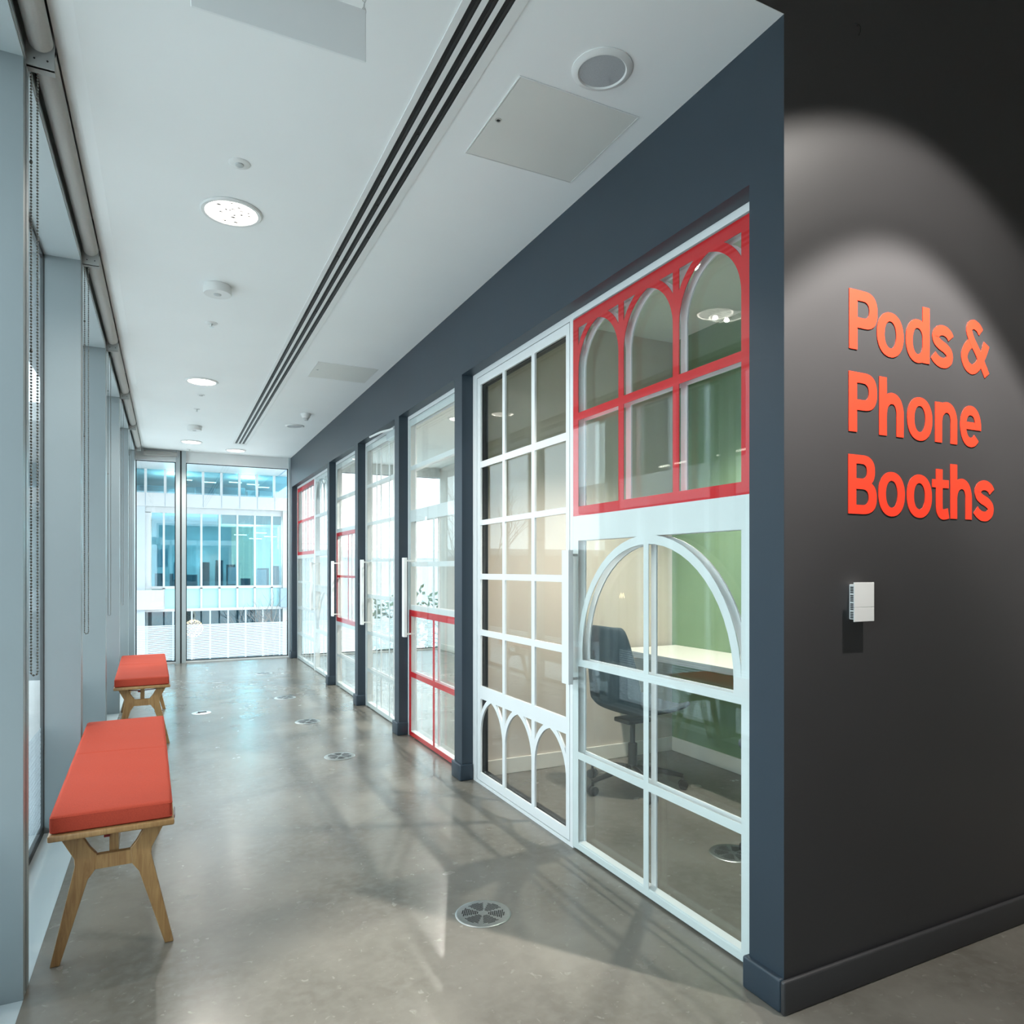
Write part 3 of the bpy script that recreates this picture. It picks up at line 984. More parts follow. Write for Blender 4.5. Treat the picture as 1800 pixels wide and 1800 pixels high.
# ------------------------------------------------------------------ floor fittings
def floor_grille(loc, label, proto=[]):
    t = thing('floor_grille', label, 'floor vent', loc, group='round steel floor grilles')
    if not proto:
        p = MB().lathe([(0, 0.0035), (0.100, 0.0035), (0.106, 0.0025), (0.108, 0.0005), (0, 0.0005)], n=56).build('disc', M['grilleplate'], t, True)
        hb = MB()
        for s in range(6):
            a0 = s * PI / 3 + 0.16
            ca, sa = math.cos(a0 + 0.36), math.sin(a0 + 0.36)
            for i in range(9):
                for j in range(-5, 6):
                    u = 0.022 + i * 0.0072
                    v = j * 0.0058
                    if abs(v) < u * 0.44 and math.hypot(u, v) < 0.081:
                        x, y = ca * u - sa * v, sa * u + ca * v
                        hb.box(x - 0.0022, x + 0.0022, y - 0.0022, y + 0.0022, 0.0033, 0.0039)
        h = hb.build('perforations', M['darkslot'], p)
        proto += [p]
    else:
        copy_tree(proto[0], t)
    return t


for y, x, l in ((2.47, 1.091, 'round steel floor grille nearest the viewpoint in the corridor'), (4.994, 1.094, 'second steel floor grille, level with the red footed door'),
                (6.251, 1.093, 'third steel floor grille along the corridor'), (7.514, 1.085, 'fourth steel floor grille along the corridor'), (9.371, 1.09, 'farthest steel floor grille near the end window')):
    floor_grille((x, y, 0), l)
floor_grille((2.37, 2.48, 0), 'steel floor grille on the floor inside the nearest booth')
t = thing('floor_box', 'round floor socket with a black opening beside the far bench', 'floor socket', (0.278, 7.068, 0))
MB().lathe([(0, 0.003), (0.078, 0.003), (0.084, 0.0015), (0.084, 0.0003), (0, 0.0003)], n=40).build('rim', M['steel'], t, True)
mb = MB().box(-0.030, 0.045, -0.012, 0.045, 0.003, 0.0045)
mb.box(-0.045, -0.01, -0.035, -0.012, 0.003, 0.0045)
mb.build('cable_opening', M['darkslot'], t)

# ------------------------------------------------------------------ roller blinds
def blind(y0, y1, label, beads):
    t = thing('roller_blind', label, 'blind', (-0.356, (y0 + y1) / 2, 2.98), group='roller blinds above the left windows')

    def B(mb, name, m, par=None, **kw):
        o = mb.build(name, m, parent=par or t, **kw)
        if par is None:
            o.matrix_parent_inverse = Matrix.Translation(t.location).inverted()
        return o
    n = 28
    mb = MB()
    mb.tube([(-0.357, y0 + 0.012, 2.980), (-0.357, y1 - 0.012, 2.980)], 0.034, n)
    B(mb, 'fabric_roll', M['blind'], smooth=True)
    for yy, d in ((y0, 1), (y1, -1)):
        mb = MB().box(-0.397, -0.322, yy, yy + d * 0.003, 2.905, 3.144)
        mb.box(-0.397, -0.322, min(yy, yy + d * 0.028), max(yy, yy + d * 0.028), 2.905, 2.908) if d > 0 else None
        br = B(mb, 'bracket', M['bracket'])
        for hx in (-0.375, -0.340):
            MB().tube([(hx, yy - 0.001, 2.928), (hx, yy + d * 0.004, 2.928)], 0.003, 8).build('screw', M['dark'], br)
    # bead chain round the sprocket and hanging down
    yc = y0 + 0.030
    xa, xb = -0.389, -0.372
    path = [(xa, yc, 2.90)]
    zb = 1.0
    N = 60
    for i in range(N + 1):
        path.append((xa, yc, 2.90 - (2.90 - zb) * i / N))
    for i in range(1, 8):
        a = PI + PI * i / 8
        path.append(((xa + xb) / 2 + (xb - xa) / 2 * math.cos(a), yc, zb + 0.0085 * math.sin(a)))
    for i in range(N + 1):
        path.append((xb, yc, zb + (2.93 - zb) * i / N))
    mb = MB()
    if beads:
        mb.tube(path, 0.0006, 5)
        step = 0.0098
        acc = 0
        prev = Vector(path[0])
        for p in path[1:]:
            p = Vector(p)
            seg = (p - prev).length
            while acc < seg:
                mb.ball(prev + (p - prev) * (acc / seg), 0.0038, 1)
                acc += step
            acc -= seg
            prev = p
    else:
        mb.tube(path, 0.0016, 6)
    for zz in (2.62, 2.02):
        mb.ball(((xa if zz > 2.3 else xa), yc, zz), 0.0055, 1)
    ch = B(mb, 'bead_chain', M['chain'], smooth=True)
    mb = MB()
    pts = []
    for i in range(17):
        a = PI * 1.0 + PI * 1.15 * i / 16
        pts.append((-0.357 + 0.0365 * math.cos(a), y0 + 0.014, 2.980 + 0.0365 * math.sin(a)))
    mb.tube(pts, 0.0026, 6)
    B(mb, 'sprocket_chain', M['dark'])


bl = ['nearest roller blind, cut by the top left of the view', 'rolled grey blind above the near bench', 'rolled grey blind past the near bench', 'rolled grey blind above the far bench', 'rolled grey blind past the far bench', 'farthest rolled blind by the corner']
yy = [1.66, 2.63, 4.22, 5.81, 7.40, 8.99, 10.58]
for i in range(6):
    blind(yy[i] + 0.004, yy[i + 1] - 0.004, bl[i], i in (1, 2))
t = thing('roller_blind', 'short rolled blind above the narrow end pane', 'blind', (-0.1, YE - 0.06, 2.95), group='roller blinds above the end window')
o = MB().tube([(-0.30, YE - 0.062, 2.935), (0.115, YE - 0.062, 2.935)], 0.034, 20).build('fabric_roll', M['blind'], t, True)
o.matrix_parent_inverse = Matrix.Translation(t.location).inverted()
for bx in (0.117, -0.305):
    o = MB().box(bx, bx + 0.003, YE - 0.10, YE - 0.02, 2.89, ZC - 0.0005).build('bracket', M['plastic'], t)
    o.matrix_parent_inverse = Matrix.Translation(t.location).inverted()

# ------------------------------------------------------------------ benches
def make_bench(loc, rz, label):
    t = thing('bench', label, 'bench', loc, rz, group='oak benches along the windows')
    Lh = 0.815
    mb = MB().rbox(-0.187, 0.187, -Lh, Lh, 0.436, 0.458, 0.006, 3)
    for v in mb.bm.verts:      # underside chamfer of the seat board
        pass
    mb.build('seat_board', M['wood'], t, True)
    leftp = [(-0.162, 0.436), (-0.117, 0.350), (-0.115, 0.325), (-0.186, 0.0), (-0.158, 0.0), (-0.077, 0.272), (-0.055, 0.303), (-0.050, 0.355), (-0.068, 0.378), (-0.100, 0.436)]
    for yq in (-Lh + 0.062, Lh - 0.087):
        for s in (1, -1):
            p = [(s * x, z) for x, z in leftp]
            mb = MB().prism([p], 'y', yq, yq + 0.025)
            lg = mb.build('leg', M['wood'], t)
            bv = lg.modifiers.new('soft', 'BEVEL')
            bv.width = 0.003
            bv.segments = 2
        MB().prism([[(-0.060, 0.304), (0.060, 0.304), (0.055, 0.352), (-0.055, 0.352)]], 'y', yq + 0.001, yq + 0.024).build('crossbar', M['wood'], t)
    MB().box(-0.014, 0.014, -Lh + 0.088, Lh - 0.088, 0.340, 0.436).build('stretcher', M['wood'], t)
    return t


def make_cushion(loc, rz, label, sag=0.0):
    t = thing('bench_cushion', label, 'cushion', loc, rz, group='coral bench cushions')
    bm = bmesh.new()
    bmesh.ops.create_cube(bm, size=1)
    for v in bm.verts:
        v.co = Vector((v.co.x * 0.362, v.co.y * 1.605, 0.030 + v.co.z * 0.060))
    bmesh.ops.bevel(bm, geom=bm.edges[:], offset=0.012, segments=4, profile=0.5, affect='EDGES')
    for k in range(-19, 20):
        bmesh.ops.bisect_plane(bm, geom=bm.verts[:] + bm.edges[:] + bm.faces[:], plane_co=(0, k * 0.04, 0), plane_no=(0, 1, 0))
    for k in (-0.0135, -0.007, 0.0, 0.007, 0.0135):
        bmesh.ops.bisect_plane(bm, geom=bm.verts[:] + bm.edges[:] + bm.faces[:], plane_co=(0, 0.055 + k, 0), plane_no=(0.1, 1, 0))
    for k in range(-6, 7):
        bmesh.ops.bisect_plane(bm, geom=bm.verts[:] + bm.edges[:] + bm.faces[:], plane_co=(k * 0.025, 0, 0), plane_no=(1, 0, 0))
    for v in bm.verts:
        x, y, z = v.co
        if z > 0.03:
            dz = 0.0016 * math.sin(y * 9 + 1) * math.cos(x * 8) + 0.001 * math.sin(y * 23 + x * 11)
            d = (y - 0.055) + 0.1 * x
            dz -= 0.0035 * math.exp(-(d / 0.006) ** 2)
            v.co.z += dz
        v.co.x += 0.0012 * math.sin(y * 17)
    mb = MB()
    mb.merge(bm)
    mb.build('cushion_body', M['fabric'], t, True)
    pm = MB()
    for z in (0.0525, 0.0075):
        pts = []
        for (cx, cy, a0) in ((0.172, 0.793, 0), (-0.172, 0.793, PI / 2), (-0.172, -0.793, PI), (0.172, -0.793, 1.5 * PI)):
            for i in range(5):
                a = a0 + PI / 2 * i / 4
                pts.append((cx + 0.0075 * math.cos(a), cy + 0.0075 * math.sin(a), z))
        pm.tube(pts, 0.0022, 6, True)
    pm.build('piping', M['fabric'], t, True)
    for ysd in (-0.70, 0.70):
        st = MB()
        prev = None
        pts = [(-0.190, 0.002), (-0.1905, -0.030), (-0.10, -0.043), (0.0, -0.050), (0.10, -0.043), (0.1905, -0.030), (0.190, 0.002)]
        for (xa, za), (xb, zb) in zip(pts, pts[1:]):
            st.prism([[(xa, za), (xb, zb), (xb + 0.001, zb + 0.003), (xa + 0.001, za + 0.003)]], 'y', ysd - 0.012, ysd + 0.012)
        st.box(-0.03, -0.012, ysd - 0.03, ysd + 0.02, -0.056, -0.047)
        st.build('strap', M['strap'], t)
    return t


R = math.radians(1.25)
make_bench((-0.184, 3.525, 0), R, 'oak bench under a coral cushion, nearest the viewpoint')
make_cushion((-0.184, 3.520, 0.459), R, 'long coral cushion on the near oak bench')
make_bench((-0.188, 6.690, 0), R, 'oak bench farther down by the windows, smaller in view')
make_cushion((-0.188, 6.685, 0.459), R, 'coral cushion on the farther bench')

# ------------------------------------------------------------------ booth furniture
t = thing('desk', 'white topped desk along the green booth wall', 'desk', (3.07, 2.86, 0))
o = MB().box(2.815, 3.328, 1.66, 4.06, 0.752, 0.775).build('desk_top', M['desk'], t)
o.matrix_parent_inverse = Matrix.Translation(t.location).inverted()
o = MB().box(2.812, 2.8149, 1.66, 4.06, 0.738, 0.7745).build('edge_band', M['deskedge'], t)
o.matrix_parent_inverse = Matrix.Translation(t.location).inverted()

def make_chair(loc, rz, label):
    """shell chair facing +x"""
    t = thing('office_chair', label, 'chair', loc, rz, group='swivel chairs in the nearest booth')
    prof = []    # side profile (x, z, half width)
    for (x, z, hw) in ((0.30, 0.475, 0.19), (0.27, 0.468, 0.225), (0.15, 0.455, 0.24), (0.0, 0.450, 0.245), (-0.12, 0.462, 0.245), (-0.185, 0.50, 0.245), (-0.215, 0.56, 0.245),
                       (-0.232, 0.64, 0.24), (-0.245, 0.74, 0.23), (-0.255, 0.84, 0.215), (-0.262, 0.92, 0.20), (-0.266, 0.975, 0.18), (-0.267, 0.995, 0.155)):
        prof.append((x, z, hw))
    bm = bmesh.new()
    rows = []
    nn = 14
    for i, (x, z, hw) in enumerate(prof):
        p0 = prof[max(i - 1, 0)]
        p1 = prof[min(i + 1, len(prof) - 1)]
        tx, tz = p1[0] - p0[0], p1[1] - p0[1]
        l = math.hypot(tx, tz)
        nx, nz = tz / l, -tx / l
        if nz < 0 and nx < 0:
            nx, nz = -nx, -nz
        if nx < 0:
            nx, nz = -nx, -nz
        if i < 4:
            nx, nz = 0.0, 1.0
        row = []
        back = max(0.0, min(1.0, (z - 0.46) / 0.12))
        for k in range(nn + 1):
            u = -1 + 2 * k / nn
            cup = abs(u) ** 3 * (0.035 + 0.055 * back * (1 - max(0, z - 0.7) / 0.5))
            row.append(bm.verts.new((x + nx * cup, u * hw, z + nz * cup)))
        rows.append(row)
    for a, b in zip(rows, rows[1:]):
        for k in range(nn):
            bm.faces.new((a[k], a[k + 1], b[k + 1], b[k]))
    bmesh.ops.recalc_face_normals(bm, faces=bm.faces[:])
    bmesh.ops.solidify(bm, geom=bm.faces[:], thickness=0.028)
    mb = MB()
    mb.merge(bm)
    o = mb.build('shell', M['chairfab'], t, True)
    sd = o.modifiers.new('smooth', 'SUBSURF')
    sd.levels = 1
    sd.render_levels = 1
    MB().rbox(-0.09, 0.09, -0.07, 0.07, 0.40, 0.428, 0.008).build('tilt_mechanism', M['chairmetal'], t, True)
    mb = MB().lathe([(0, 0.09), (0.028, 0.09), (0.028, 0.27), (0.016, 0.275), (0.016, 0.41), (0, 0.41)], n=20)
    mb.build('gas_lift', M['chairmetal'], t, True)
    for k in range(5):
        a = 2 * PI * k / 5 + 0.62
        ca, sa = math.cos(a), math.sin(a)
        sp = MB().tube([(0.02 * ca, 0.02 * sa, 0.115), (0.16 * ca, 0.16 * sa, 0.108), (0.30 * ca, 0.30 * sa, 0.082)], [0.024, 0.019, 0.013], 10).build('base_spoke', M['chairmetal'], t, True)
        cs = MB()
        cx, cy = 0.30 * ca, 0.30 * sa
        for off in (-0.016, 0.016):
            ox, oy = -sa * off, ca * off
            w0, w1 = Vector((cx + ox - sa * -0.009, cy + oy + ca * -0.009, 0.028)), Vector((cx + ox - sa * 0.009, cy + oy + ca * 0.009, 0.028))
            cs.tube([w0, w1], 0.0275, 16)
        cs.tube([(cx, cy, 0.03), (cx, cy, 0.078)], 0.008, 8)
        cs.build('castor', M['chairmetal'], sp, True)
    return t


make_chair((2.54, 3.50, 0), math.radians(4), 'slate shell swivel chair at the white desk in the arched booth')
make_chair((2.52, 2.17, 0), math.radians(70), 'slate swivel chair mostly hidden behind the corner pillar')

# ------------------------------------------------------------------ lettering wall
def stroke(mb, pts, hw, y0, y1, smooth=True):
    P = [Vector((p[0], p[1])) for p in pts]
    if smooth:
        Q = []
        n = len(P)
        for i in range(n - 1):
            p0, p1, p2, p3 = P[max(i - 1, 0)], P[i], P[i + 1], P[min(i + 2, n - 1)]
            for k in range(6):
                s = k / 6
                Q.append(0.5 * ((2 * p1) + (p2 - p0) * s + (2 * p0 - 5 * p1 + 4 * p2 - p3) * s * s + (3 * p1 - p0 - 3 * p2 + p3) * s ** 3))
        Q.append(P[-1])
        P = Q
    n = len(P)
    lft, rgt = [], []
    for i in range(n):
        d = P[min(i + 1, n - 1)] - P[max(i - 1, 0)]
        d.normalize()
        nrm = Vector((-d.y, d.x))
        lft.append(P[i] + nrm * hw)
        rgt.append(P[i] - nrm * hw)
    for i in range(n - 1):
        mb.prism([[tuple(lft[i]), tuple(lft[i + 1]), tuple(rgt[i + 1]), tuple(rgt[i])]], 'y', *mb.lay(y0, y1))


def ell(cx, cz, rx, rz, a0=0, a1=2 * PI, n=40, p=2.15):
    out = []
    full = abs(a1 - a0 - 2 * PI) < 1e-6
    for i in range(n if full else n + 1):
        a = a0 + (a1 - a0) * i / n
        c, s = math.cos(a), math.sin(a)
        out.append((cx + rx * math.copysign(abs(c) ** (2 / p), c), cz + rz * math.copysign(abs(s) ** (2 / p), s)))
    return out


LY0, LY1 = YS - 0.0026, YS - 0.0007
sign = thing('wall_lettering', 'orange lettering reading Pods & Phone Booths on the charcoal wall', 'lettering', (1.938, YS, 1.5))


def letter(ch, x, zb):
    mb = MB()

    def pr(loops):
        mb.prism([[(x + a, zb + b) for a, b in l] for l in loops], 'y', *mb.lay(LY0, LY1))

    def stv(pts, hw=0.0180, sm=True):
        stroke(mb, [(x + a, zb + b) for a, b in pts], hw, LY0, LY1, sm)

    def rect(a, b, c, d):
        pr([[(a, c), (b, c), (b, d), (a, d)]])
    if ch == 'P':
        bowl = ell(0.072, 0.131, 0.062, 0.060, -PI / 2, PI / 2, 24, 2.5)
        hole = [(0.038, 0.104)] + ell(0.066, 0.131, 0.029, 0.027, -PI / 2, PI / 2, 16, 2.5) + [(0.038, 0.158)]
        pr([[(0, 0), (0.038, 0), (0.038, 0.071)] + bowl + [(0, 0.191)], hole])
    elif ch == 'B':
        rect(0, 0.037, 0, 0.189)
        pr([[(0.037, 0.085), (0.06, 0.085)] + ell(0.066, 0.139, 0.060, 0.050, -PI / 2, PI / 2, 24, 2.4) + [(0.037, 0.189)],
            [(0.0371, 0.114)] + ell(0.064, 0.1375, 0.024, 0.0235, -PI / 2, PI / 2, 14, 2.5) + [(0.0371, 0.161)]])
        pr([[(0.037, 0.0)] + ell(0.070, 0.054, 0.065, 0.054, -PI / 2, PI / 2, 24, 2.4) + [(0.037, 0.108)],
            [(0.0371, 0.029)] + ell(0.066, 0.0545, 0.030, 0.0255, -PI / 2, PI / 2, 14, 2.5) + [(0.0371, 0.080)]])
    elif ch == 'o':
        pr([ell(0.0665, 0.0705, 0.0665, 0.0735), ell(0.0665, 0.0705, 0.0295, 0.0445)])
    elif ch == 'd':
        rect(0.088, 0.125, 0.0, 0.191)
        pr([ell(0.0625, 0.0705, 0.0625, 0.0735), ell(0.0625, 0.0705, 0.0275, 0.0445)])
    elif ch == 's':
        stv([(0.105, 0.104), (0.094, 0.117), (0.070, 0.1265), (0.042, 0.124), (0.0215, 0.108), (0.024, 0.090), (0.045, 0.0765), (0.075, 0.066), (0.0965, 0.050), (0.0955, 0.029), (0.074, 0.0155), (0.044, 0.0155), (0.020, 0.026), (0.008, 0.037)], 0.0175)
    elif ch == '&':
        stv(AMP1, 0.0165)
        stv(AMP2, 0.0175)
    elif ch in 'hn':
        rect(0, 0.0375, 0, 0.191 if ch == 'h' else 0.139)
        stv([(0.020, 0.080), (0.027, 0.102), (0.046, 0.120), (0.070, 0.1245), (0.092, 0.113), (0.1035, 0.088), (0.1045, 0.06), (0.1045, 0.0)], 0.0182)
    elif ch == 'e':
        stv([p for p in ell(0.0615, 0.0705, 0.0440, 0.0570, math.radians(-6), math.radians(318), 36)], 0.0168, False)
        rect(0.030, 0.122, 0.060, 0.086)
    elif ch == 't':
        rect(0, 0.091, 0.105, 0.133)
        stv([(0.0385, 0.169), (0.0385, 0.120), (0.0385, 0.045), (0.0430, 0.023), (0.060, 0.013), (0.090, 0.018)], 0.0180)
    o = mb.build('letter', M['orange'], sign)
    o.matrix_parent_inverse = Matrix.Translation(sign.location).inverted()


AMP1 = [(0.697, 0.152), (0.679, 0.168), (0.656, 0.175), (0.636, 0.168), (0.628, 0.152), (0.634, 0.133), (0.649, 0.111), (0.683, 0.072), (0.733, 0.0)]
AMP2 = [(0.731, 0.114), (0.717, 0.085), (0.698, 0.056), (0.676, 0.028), (0.646, 0.013), (0.616, 0.023), (0.599, 0.051), (0.606, 0.076), (0.622, 0.095), (0.646, 0.112)]
X0 = 1.938
for ch, x in (('P', 0.002), ('o', 0.134), ('d', 0.279), ('s', 0.417)):
    letter(ch, X0 + x, 2.031)
letter('&', X0, 2.031)
for ch, x in (('P', 0.0), ('h', 0.145), ('o', 0.286), ('n', 0.435), ('e', 0.575)):
    letter(ch, X0 + x, 1.768)
for ch, x in (('B', -0.002), ('o', 0.141), ('o', 0.284), ('t', 0.419), ('h', 0.520), ('s', 0.658)):
    letter(ch, X0 + x, 1.506)

# thermostat
t = thing('thermostat', 'small white thermostat below the orange lettering', 'thermostat', (1.97, YS, 1.225))


def TB(mb, name, m, par=None):
    o = mb.build(name, m, parent=par or t)
    if par is None:
        o.matrix_parent_inverse = Matrix.Translation(t.location).inverted()
    return o


bs = TB(MB().rbox(1.941, 2.006, YS - 0.030, YS - 0.0006, 1.170, 1.281, 0.002, 2), 'housing', M['plastic'])
TB(MB().rbox(1.923, 2.016, YS - 0.034, YS - 0.0302, 1.2090, 1.2875, 0.001, 2), 'cover', M['plastic'])
TB(MB().rbox(1.923, 2.016, YS - 0.034, YS - 0.0302, 1.164, 1.2085, 0.001, 2), 'flap', M['plastic'])
v = MB()
for g in range(4):
    for i in range(4):
        z = 1.2735 - g * 0.0265 - i * 0.0055
        v.box(1.9400, 1.9412, YS - 0.022, YS - 0.006, z - 0.0035, z)
TB(v, 'vent_slots', M['dark'], bs)

# loose wire above the lettering
tag(MB().tube([(1.970, YS - 0.001, 3.070), (1.968, YS - 0.012, 3.064), (1.962, YS - 0.014, 3.052), (1.966, YS - 0.016, 3.058), (1.976, YS - 0.016, 3.050), (1.978, YS - 0.012, 3.038), (1.975, YS - 0.010, 3.030)], 0.0016, 6).build('loose_wire', M['dark'], smooth=True),
    'short loop of black wire sticking out high on the charcoal wall', 'wire')

# ------------------------------------------------------------------ outside: opposite office block
GZ = -3.6
tag(MB().box(-17, -6.0, -60, 120, GZ, GZ + 0.02).build('road', M['asphalt']), 'asphalt road running past the left windows', 'road', kind='structure')
tag(MB().box(-120, 120, -60, 160, GZ - 0.2, GZ).build('ground', M['concrete']), 'pale paved ground outside the windows', 'ground', kind='structure')

bd = thing('office_building', 'white and teal glazed office block opposite the end window', 'building', (1.5, 32, GZ))


def OB(mb, name, m, par=None):
    o = mb.build(name, m, parent=par or bd)
    if par is None:
        o.matrix_parent_inverse = Matrix.Translation(bd.location).inverted()
    return o


XA, XB = -6.1, 4.22
OB(MB().box(-7, 4.9, 21.5, 36, 5.13, 5.6), 'soffit', M['facade'])
jt = MB()
for yq in (24, 26.5):
    jt.box(-7, 4.9, yq, yq + 0.06, 5.122, 5.131)
for xq in (4.05,):
    jt.box(xq, xq + 0.05, 21.5, 30, 5.122, 5.131)
OB(jt, 'soffit_joint', M['bluegrey'])
sp = MB()
sp.box(-7, 4.7, 29.7, 30.2, 3.70, 4.21)
OB(sp, 'spandrel', M['facade'])
m1 = [-0.756 + 0.664 * k for k in range(-9, 9)]
for i, x in enumerate(m1):
    OB(MB().box(x - 0.045, x + 0.045, 29.86, 30.02, 4.21, 5.13), 'upper_mullion', M['facade'])
    OB(MB().box(x - 0.008, x + 0.008, 29.692, 29.70, 3.72, 4.20), 'panel_joint', M['bluegrey'])
    if i < len(m1) - 1:
        OB(MB().box(x + 0.045, x + 0.619, 29.97, 29.98, 4.21, 5.13), 'upper_pane', M['teal'])
OB(MB().box(-4, -0.776, 29.8, 31, GZ, 3.70), 'pier', M['facadegrey'])
OB(MB().box(4.22, 4.55, 29.8, 31, GZ, 3.70), 'pier', M['facade'])
OB(MB().box(4.09, 4.8, 29.5, 29.8, -0.22, 0.54), 'blue_panel', M['bluegrey'])
OB(MB().box(-4, -0.137, 29.5, 29.8, -0.20, 0.535), 'white_panel', M['facade'])
fr = MB()
fr.box(-0.776, 4.22, 29.98, 30.10, 3.48, 3.70)
fr.box(-0.776, 4.22, 29.90, 30.10, 0.56, 0.665)
fr.box(-0.776, 4.22, 29.90, 30.10, -0.31, -0.20)
fr.box(-0.776, -0.58, 29.98, 30.10, 0.6, 3.5)
OB(fr, 'transom', M['facade'])
m2 = [-0.58] + [-0.137 + 0.657 * k for k in range(0, 7)] + [4.22]
for i, x in enumerate(m2):
    if 0 < i < len(m2) - 1:
        OB(MB().box(x - 0.036, x + 0.036, 29.88, 30.05, 0.56, 3.48), 'mullion', M['facade'])
        OB(MB().box(x - 0.036, x + 0.036, 29.88, 30.05, -0.24, 0.60), 'mullion', M['facade'])
        OB(MB().box(x - 0.03 + 0.32, x + 0.03 + 0.32, 29.98, 30.05, GZ, -0.31), 'lower_mullion', M['facadegrey'])
    if i < len(m2) - 1:
        x1_ = m2[i + 1]
        OB(MB().box(x + 0.03, x1_ - 0.03, 30.0, 30.01, 0.66, 3.48), 'pane', M['teal'])
        OB(MB().box(x + 0.03, x1_ - 0.03, 30.0, 30.02, -0.21, 0.57), 'teal_panel', M['tealpanel'])
        OB(MB().box(x + 0.03, x1_ - 0.03, 30.03, 30.04, GZ, -0.31), 'lower_pane', M['teal'])
sl = MB()
sl.box(-7, 4.7, 30.2, 36, 3.55, 4.2)
sl.box(-7, 4.7, 30.2, 36, -0.2, 0.5)
OB(sl, 'floor_slab', M['officewall'])
OB(MB().box(-7, 4.7, 35.9, 36.1, GZ, 5.2), 'office_back_wall', M['officewall'])
OB(MB().box(2.6, 4.6, 34.2, 34.3, 0.5, 3.55), 'yellow_partition', M['officeyellow'])
OB(MB().box(1.95, 4.25, 30.5, 33, 3.15, 3.5), 'yellow_ceiling', M['officeyellow'])
of = MB()
for k in range(9):
    x = -0.5 + k * 0.55 + random.uniform(-0.1, 0.1)
    of.box(x, x + random.uniform(0.2, 0.5), 30.9, 31.3, 0.5, random.uniform(0.9, 1.7))
for k in range(7):
    x = -3 + k * 1.0
    of.box(x, x + random.uniform(0.3, 0.9), 31.2, 31.6, 4.2, random.uniform(4.5, 4.75))
OB(of, 'office_furniture', M['officedark'])
OB(MB().box(-0.7, 4.3, 31.0, 31.1, GZ, -0.25), 'lower_dark_backing', M['streetdark'])  # dark sheet added behind the lower panes to make them read darker
wb = MB()
for x, z in ((0.2, 0.9), (3.3, 0.6), (-0.4, 1.4), (2.2, 0.7)):
    wb.box(x, x + 0.4, 30.7, 30.75, z, z + 0.7)
OB(wb, 'white_screen', M['facade'])
for (x, z) in ((2.5, 2.75), (3.1, 2.60), (3.3, 2.85), (3.7, 2.7), (2.3, 4.95), (3.0, 4.90), (3.4, 4.80), (0.4, 4.95), (1.3, 4.9)):
    OB(MB().box(x, x + 0.5, 31.5, 31.56, z, z + 0.03), 'ceiling_lamp', M['officelamp'])
for (x, z) in ((1.2, 1.7), (3.0, 2.9), (0.3, 4.9), (3.0, 4.95)):
    lamp('office_fill', 'POINT', (x, 31.2, z), 170, (0.9, 1.0, 0.95), shadow_soft_size=0.4, parent=None)  # unseen point fills added to lighten the office interior

# ball of fairy lights and bare tree on the terrace
t = thing('fairy_light_ball', 'glowing ball of fairy lights on the terrace outside', 'light', (0.80, 26.5, GZ))
mb = MB()
for i in range(170):
    z = 1 - 2 * (i + 0.5) / 170
    a = i * 2.39996
    r = math.sqrt(1 - z * z)
    mb.ball(Vector((0.29 * r * math.cos(a), 0.29 * r * math.sin(a), 2.88 + 0.29 * z)), 0.014, 0 if False else 1)
o = mb.build('fairy_lights', M['fairy'], t)
o['kind'] = 'stuff'
MB().lathe([(0, 2.66), (0.15, 2.7), (0.23, 2.8), (0.24, 2.92), (0.17, 3.05), (0, 3.1)], n=20).build('twig_ball', M['bark'], t, True)
MB().tube([(0, 0, 0), (0, 0, 2.7)], 0.03, 8).build('stem', M['bark'], t)


def bare_tree(loc, h, label, seed):
    rnd = random.Random(seed)
    t = thing('bare_tree', label, 'tree', loc, group='leafless trees outside')
    tk, tw = MB(), MB()

    def grow(p, d, l, r, lev):
        q = p + d * l
        midp = p + d * l * 0.5 + Vector((rnd.uniform(-1, 1), rnd.uniform(-1, 1), 0)) * l * 0.06
        (tk if lev < 2 else tw).tube([p, midp, q], [r, r * 0.85, r * 0.7], 6)
        if lev >= 5:
            return
        for _ in range(3 if lev < 3 else 2):
            nd = (d + Vector((rnd.uniform(-1, 1), rnd.uniform(-1, 1), rnd.uniform(-0.2, 0.7))) * 0.75).normalized()
            grow(q, nd, l * rnd.uniform(0.6, 0.82), r * 0.62, lev + 1)
    grow(Vector((0, 0, 0)), Vector((0, 0, 1)), h * 0.36, h * 0.012, 0)
    tk.build('trunk', M['bark'], t)
    tw.build('twigs', M['bark'], t)


bare_tree((3.3, 26.0, GZ), 3.6, 'pale leafless tree in front of the opposite office block', 3)

# distant low building, parapet and greenery beyond the corner
t = thing('low_building', 'long low grey building with white parapet beyond the corner', 'building', (30, 66, GZ))
for mb, nm, m in ((MB().box(7.5, 70, 62, 75, GZ, 2.3), 'wall', M['facadegrey']), (MB().box(7.5, 70, 61.7, 75.2, 2.3, 3.0), 'parapet', M['facade'])):
    o = mb.build(nm, m, parent=t)
    o.matrix_parent_inverse = Matrix.Translation(t.location).inverted()
rl = MB()
rl.tube([(7.5, 61.9, 3.5), (70, 61.9, 3.5)], 0.03, 6)
for k in range(32):
    rl.tube([(7.6 + 2 * k, 61.9, 3.0), (7.6 + 2 * k, 61.9, 3.5)], 0.025, 6)
o = rl.build('railing', M['alu'], parent=t)
o.matrix_parent_inverse = Matrix.Translation(t.location).inverted()


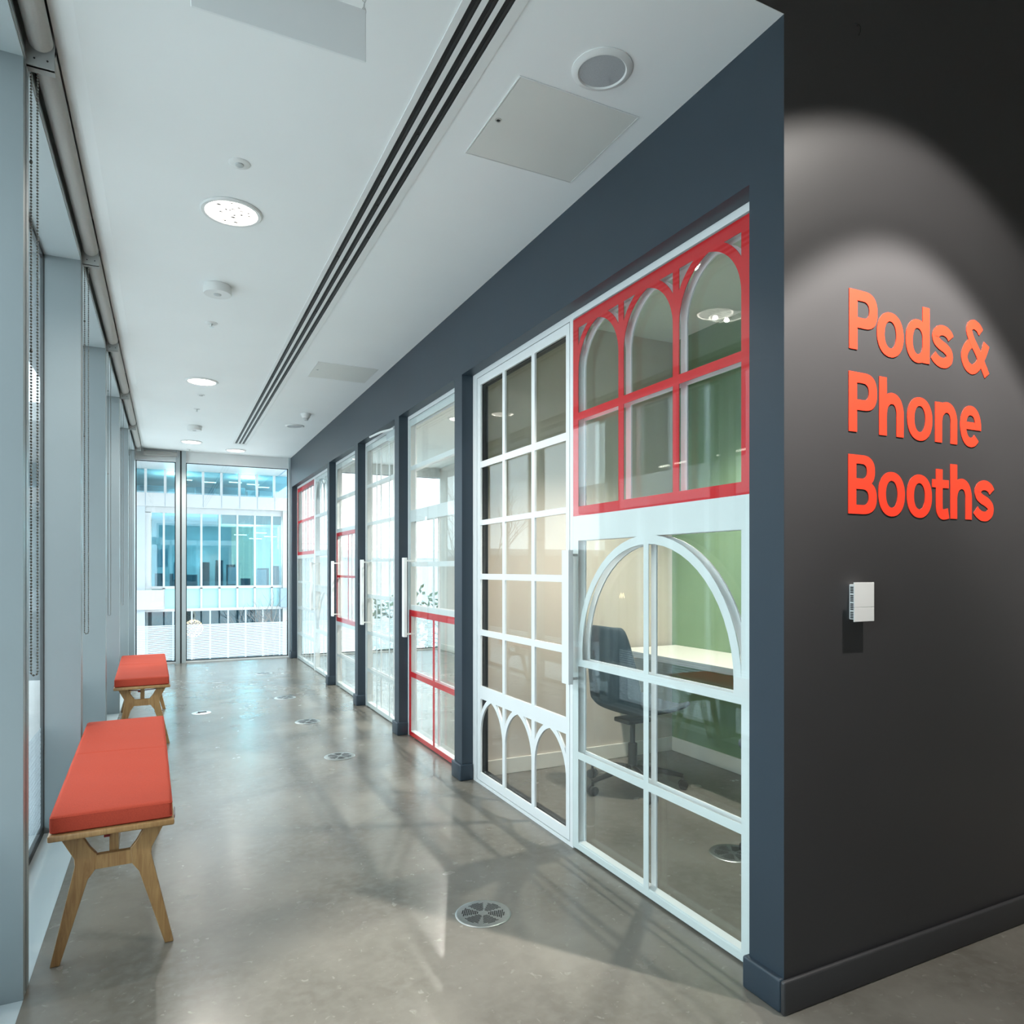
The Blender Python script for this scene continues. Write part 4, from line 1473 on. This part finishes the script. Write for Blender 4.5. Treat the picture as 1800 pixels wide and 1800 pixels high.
def bush(loc, r, h, label, seed):
    rnd = random.Random(seed)
    t = thing('evergreen_shrub', label, 'shrub', loc, group='shrubs outside the booths')
    mb = MB()
    for i in range(500):
        a, u = rnd.uniform(0, 2 * PI), rnd.uniform(0.1, 1)
        rr = r * math.sqrt(u) * rnd.uniform(0.6, 1)
        z = h * rnd.uniform(0.15, 1) * (1 - 0.3 * u)
        c = Vector((rr * math.cos(a), rr * math.sin(a), z))
        d1 = Vector((rnd.uniform(-1, 1), rnd.uniform(-1, 1), rnd.uniform(-1, 1))).normalized() * 0.16
        d2 = d1.cross(Vector((rnd.uniform(-1, 1), rnd.uniform(-1, 1), 1))).normalized() * 0.08
        vs = [mb.bm.verts.new(c + q) for q in (-d1, d2, d1, -d2)]
        mb.bm.faces.new(vs)
    mb.build('foliage', M['leaf'], t)
    MB().tube([(0, 0, 0), (0, 0, h * 0.6)], 0.08, 8).build('stem', M['bark'], t)


for i, (x, y, r, h) in enumerate(((7.5, 26, 1.2, 4.2), (9.9, 28, 1.4, 4.4), (12.6, 27, 1.3, 4.0), (15.5, 29, 1.5, 4.6))):
    bush((x, y, GZ), r, h, ['leafy shrub closest to the opposite office block', 'second leafy shrub from the office block', 'third leafy shrub from the office block', 'leafy shrub farthest from the office block'][i], 20 + i)

# building across the street on the window side (seen mirrored in the booth glass)
t = thing('street_building', 'dark glazed building with white balcony bands across the street', 'building', (-18, 20, GZ))


def SB(mb, nm, m):
    o = mb.build(nm, m, parent=t)
    o.matrix_parent_inverse = Matrix.Translation(t.location).inverted()
    return o


SB(MB().box(-26, -16.5, 8, 30, GZ, 14.0), 'wall', M['streetdark'])
for z in (4.1,):
    SB(MB().box(-16.5, -15.2, 7.5, 30.3, z, z + 0.35), 'balcony_slab', M['facade'])
    SB(MB().box(-15.26, -15.20, 7.5, 30.3, z + 0.35, z + 1.35), 'balustrade', M['facade'])
for k in range(10):
    SB(MB().box(-16.5, -16.3, 8.2 + 2.3 * k, 8.5 + 2.3 * k, GZ, 14.0), 'pilaster', M['facadegrey'])
for k in range(5):
    SB(MB().box(-16.48, -16.40, 9.2 + 3.6 * k, 11.0 + 3.6 * k, 5.9, 5.96), 'balcony_lamp', M['officelamp'])
for yz in (27.9, 29.1):
    SB(MB().tube([(-16.3, yz + 0.09 * i, 0.15 if i % 2 else -0.08) for i in range(7)], 0.022, 6), 'zigzag_lamp', M['neon'])
t2 = thing('brick_building', 'low dark red brick building farther along the street', 'building', (-22, 48, GZ))
o = MB().box(-28, -14, 40, 62, GZ, 2.2).build('wall', M['brick'], t2)
o.matrix_parent_inverse = Matrix.Translation(t2.location).inverted()
o = MB().box(-28.2, -13.8, 39.8, 62.2, 2.2, 2.6).build('parapet', M['facade'], t2)
o.matrix_parent_inverse = Matrix.Translation(t2.location).inverted()
bare_tree((-9.5, 30, GZ), 7.5, 'tall leafless street tree across the road', 11)
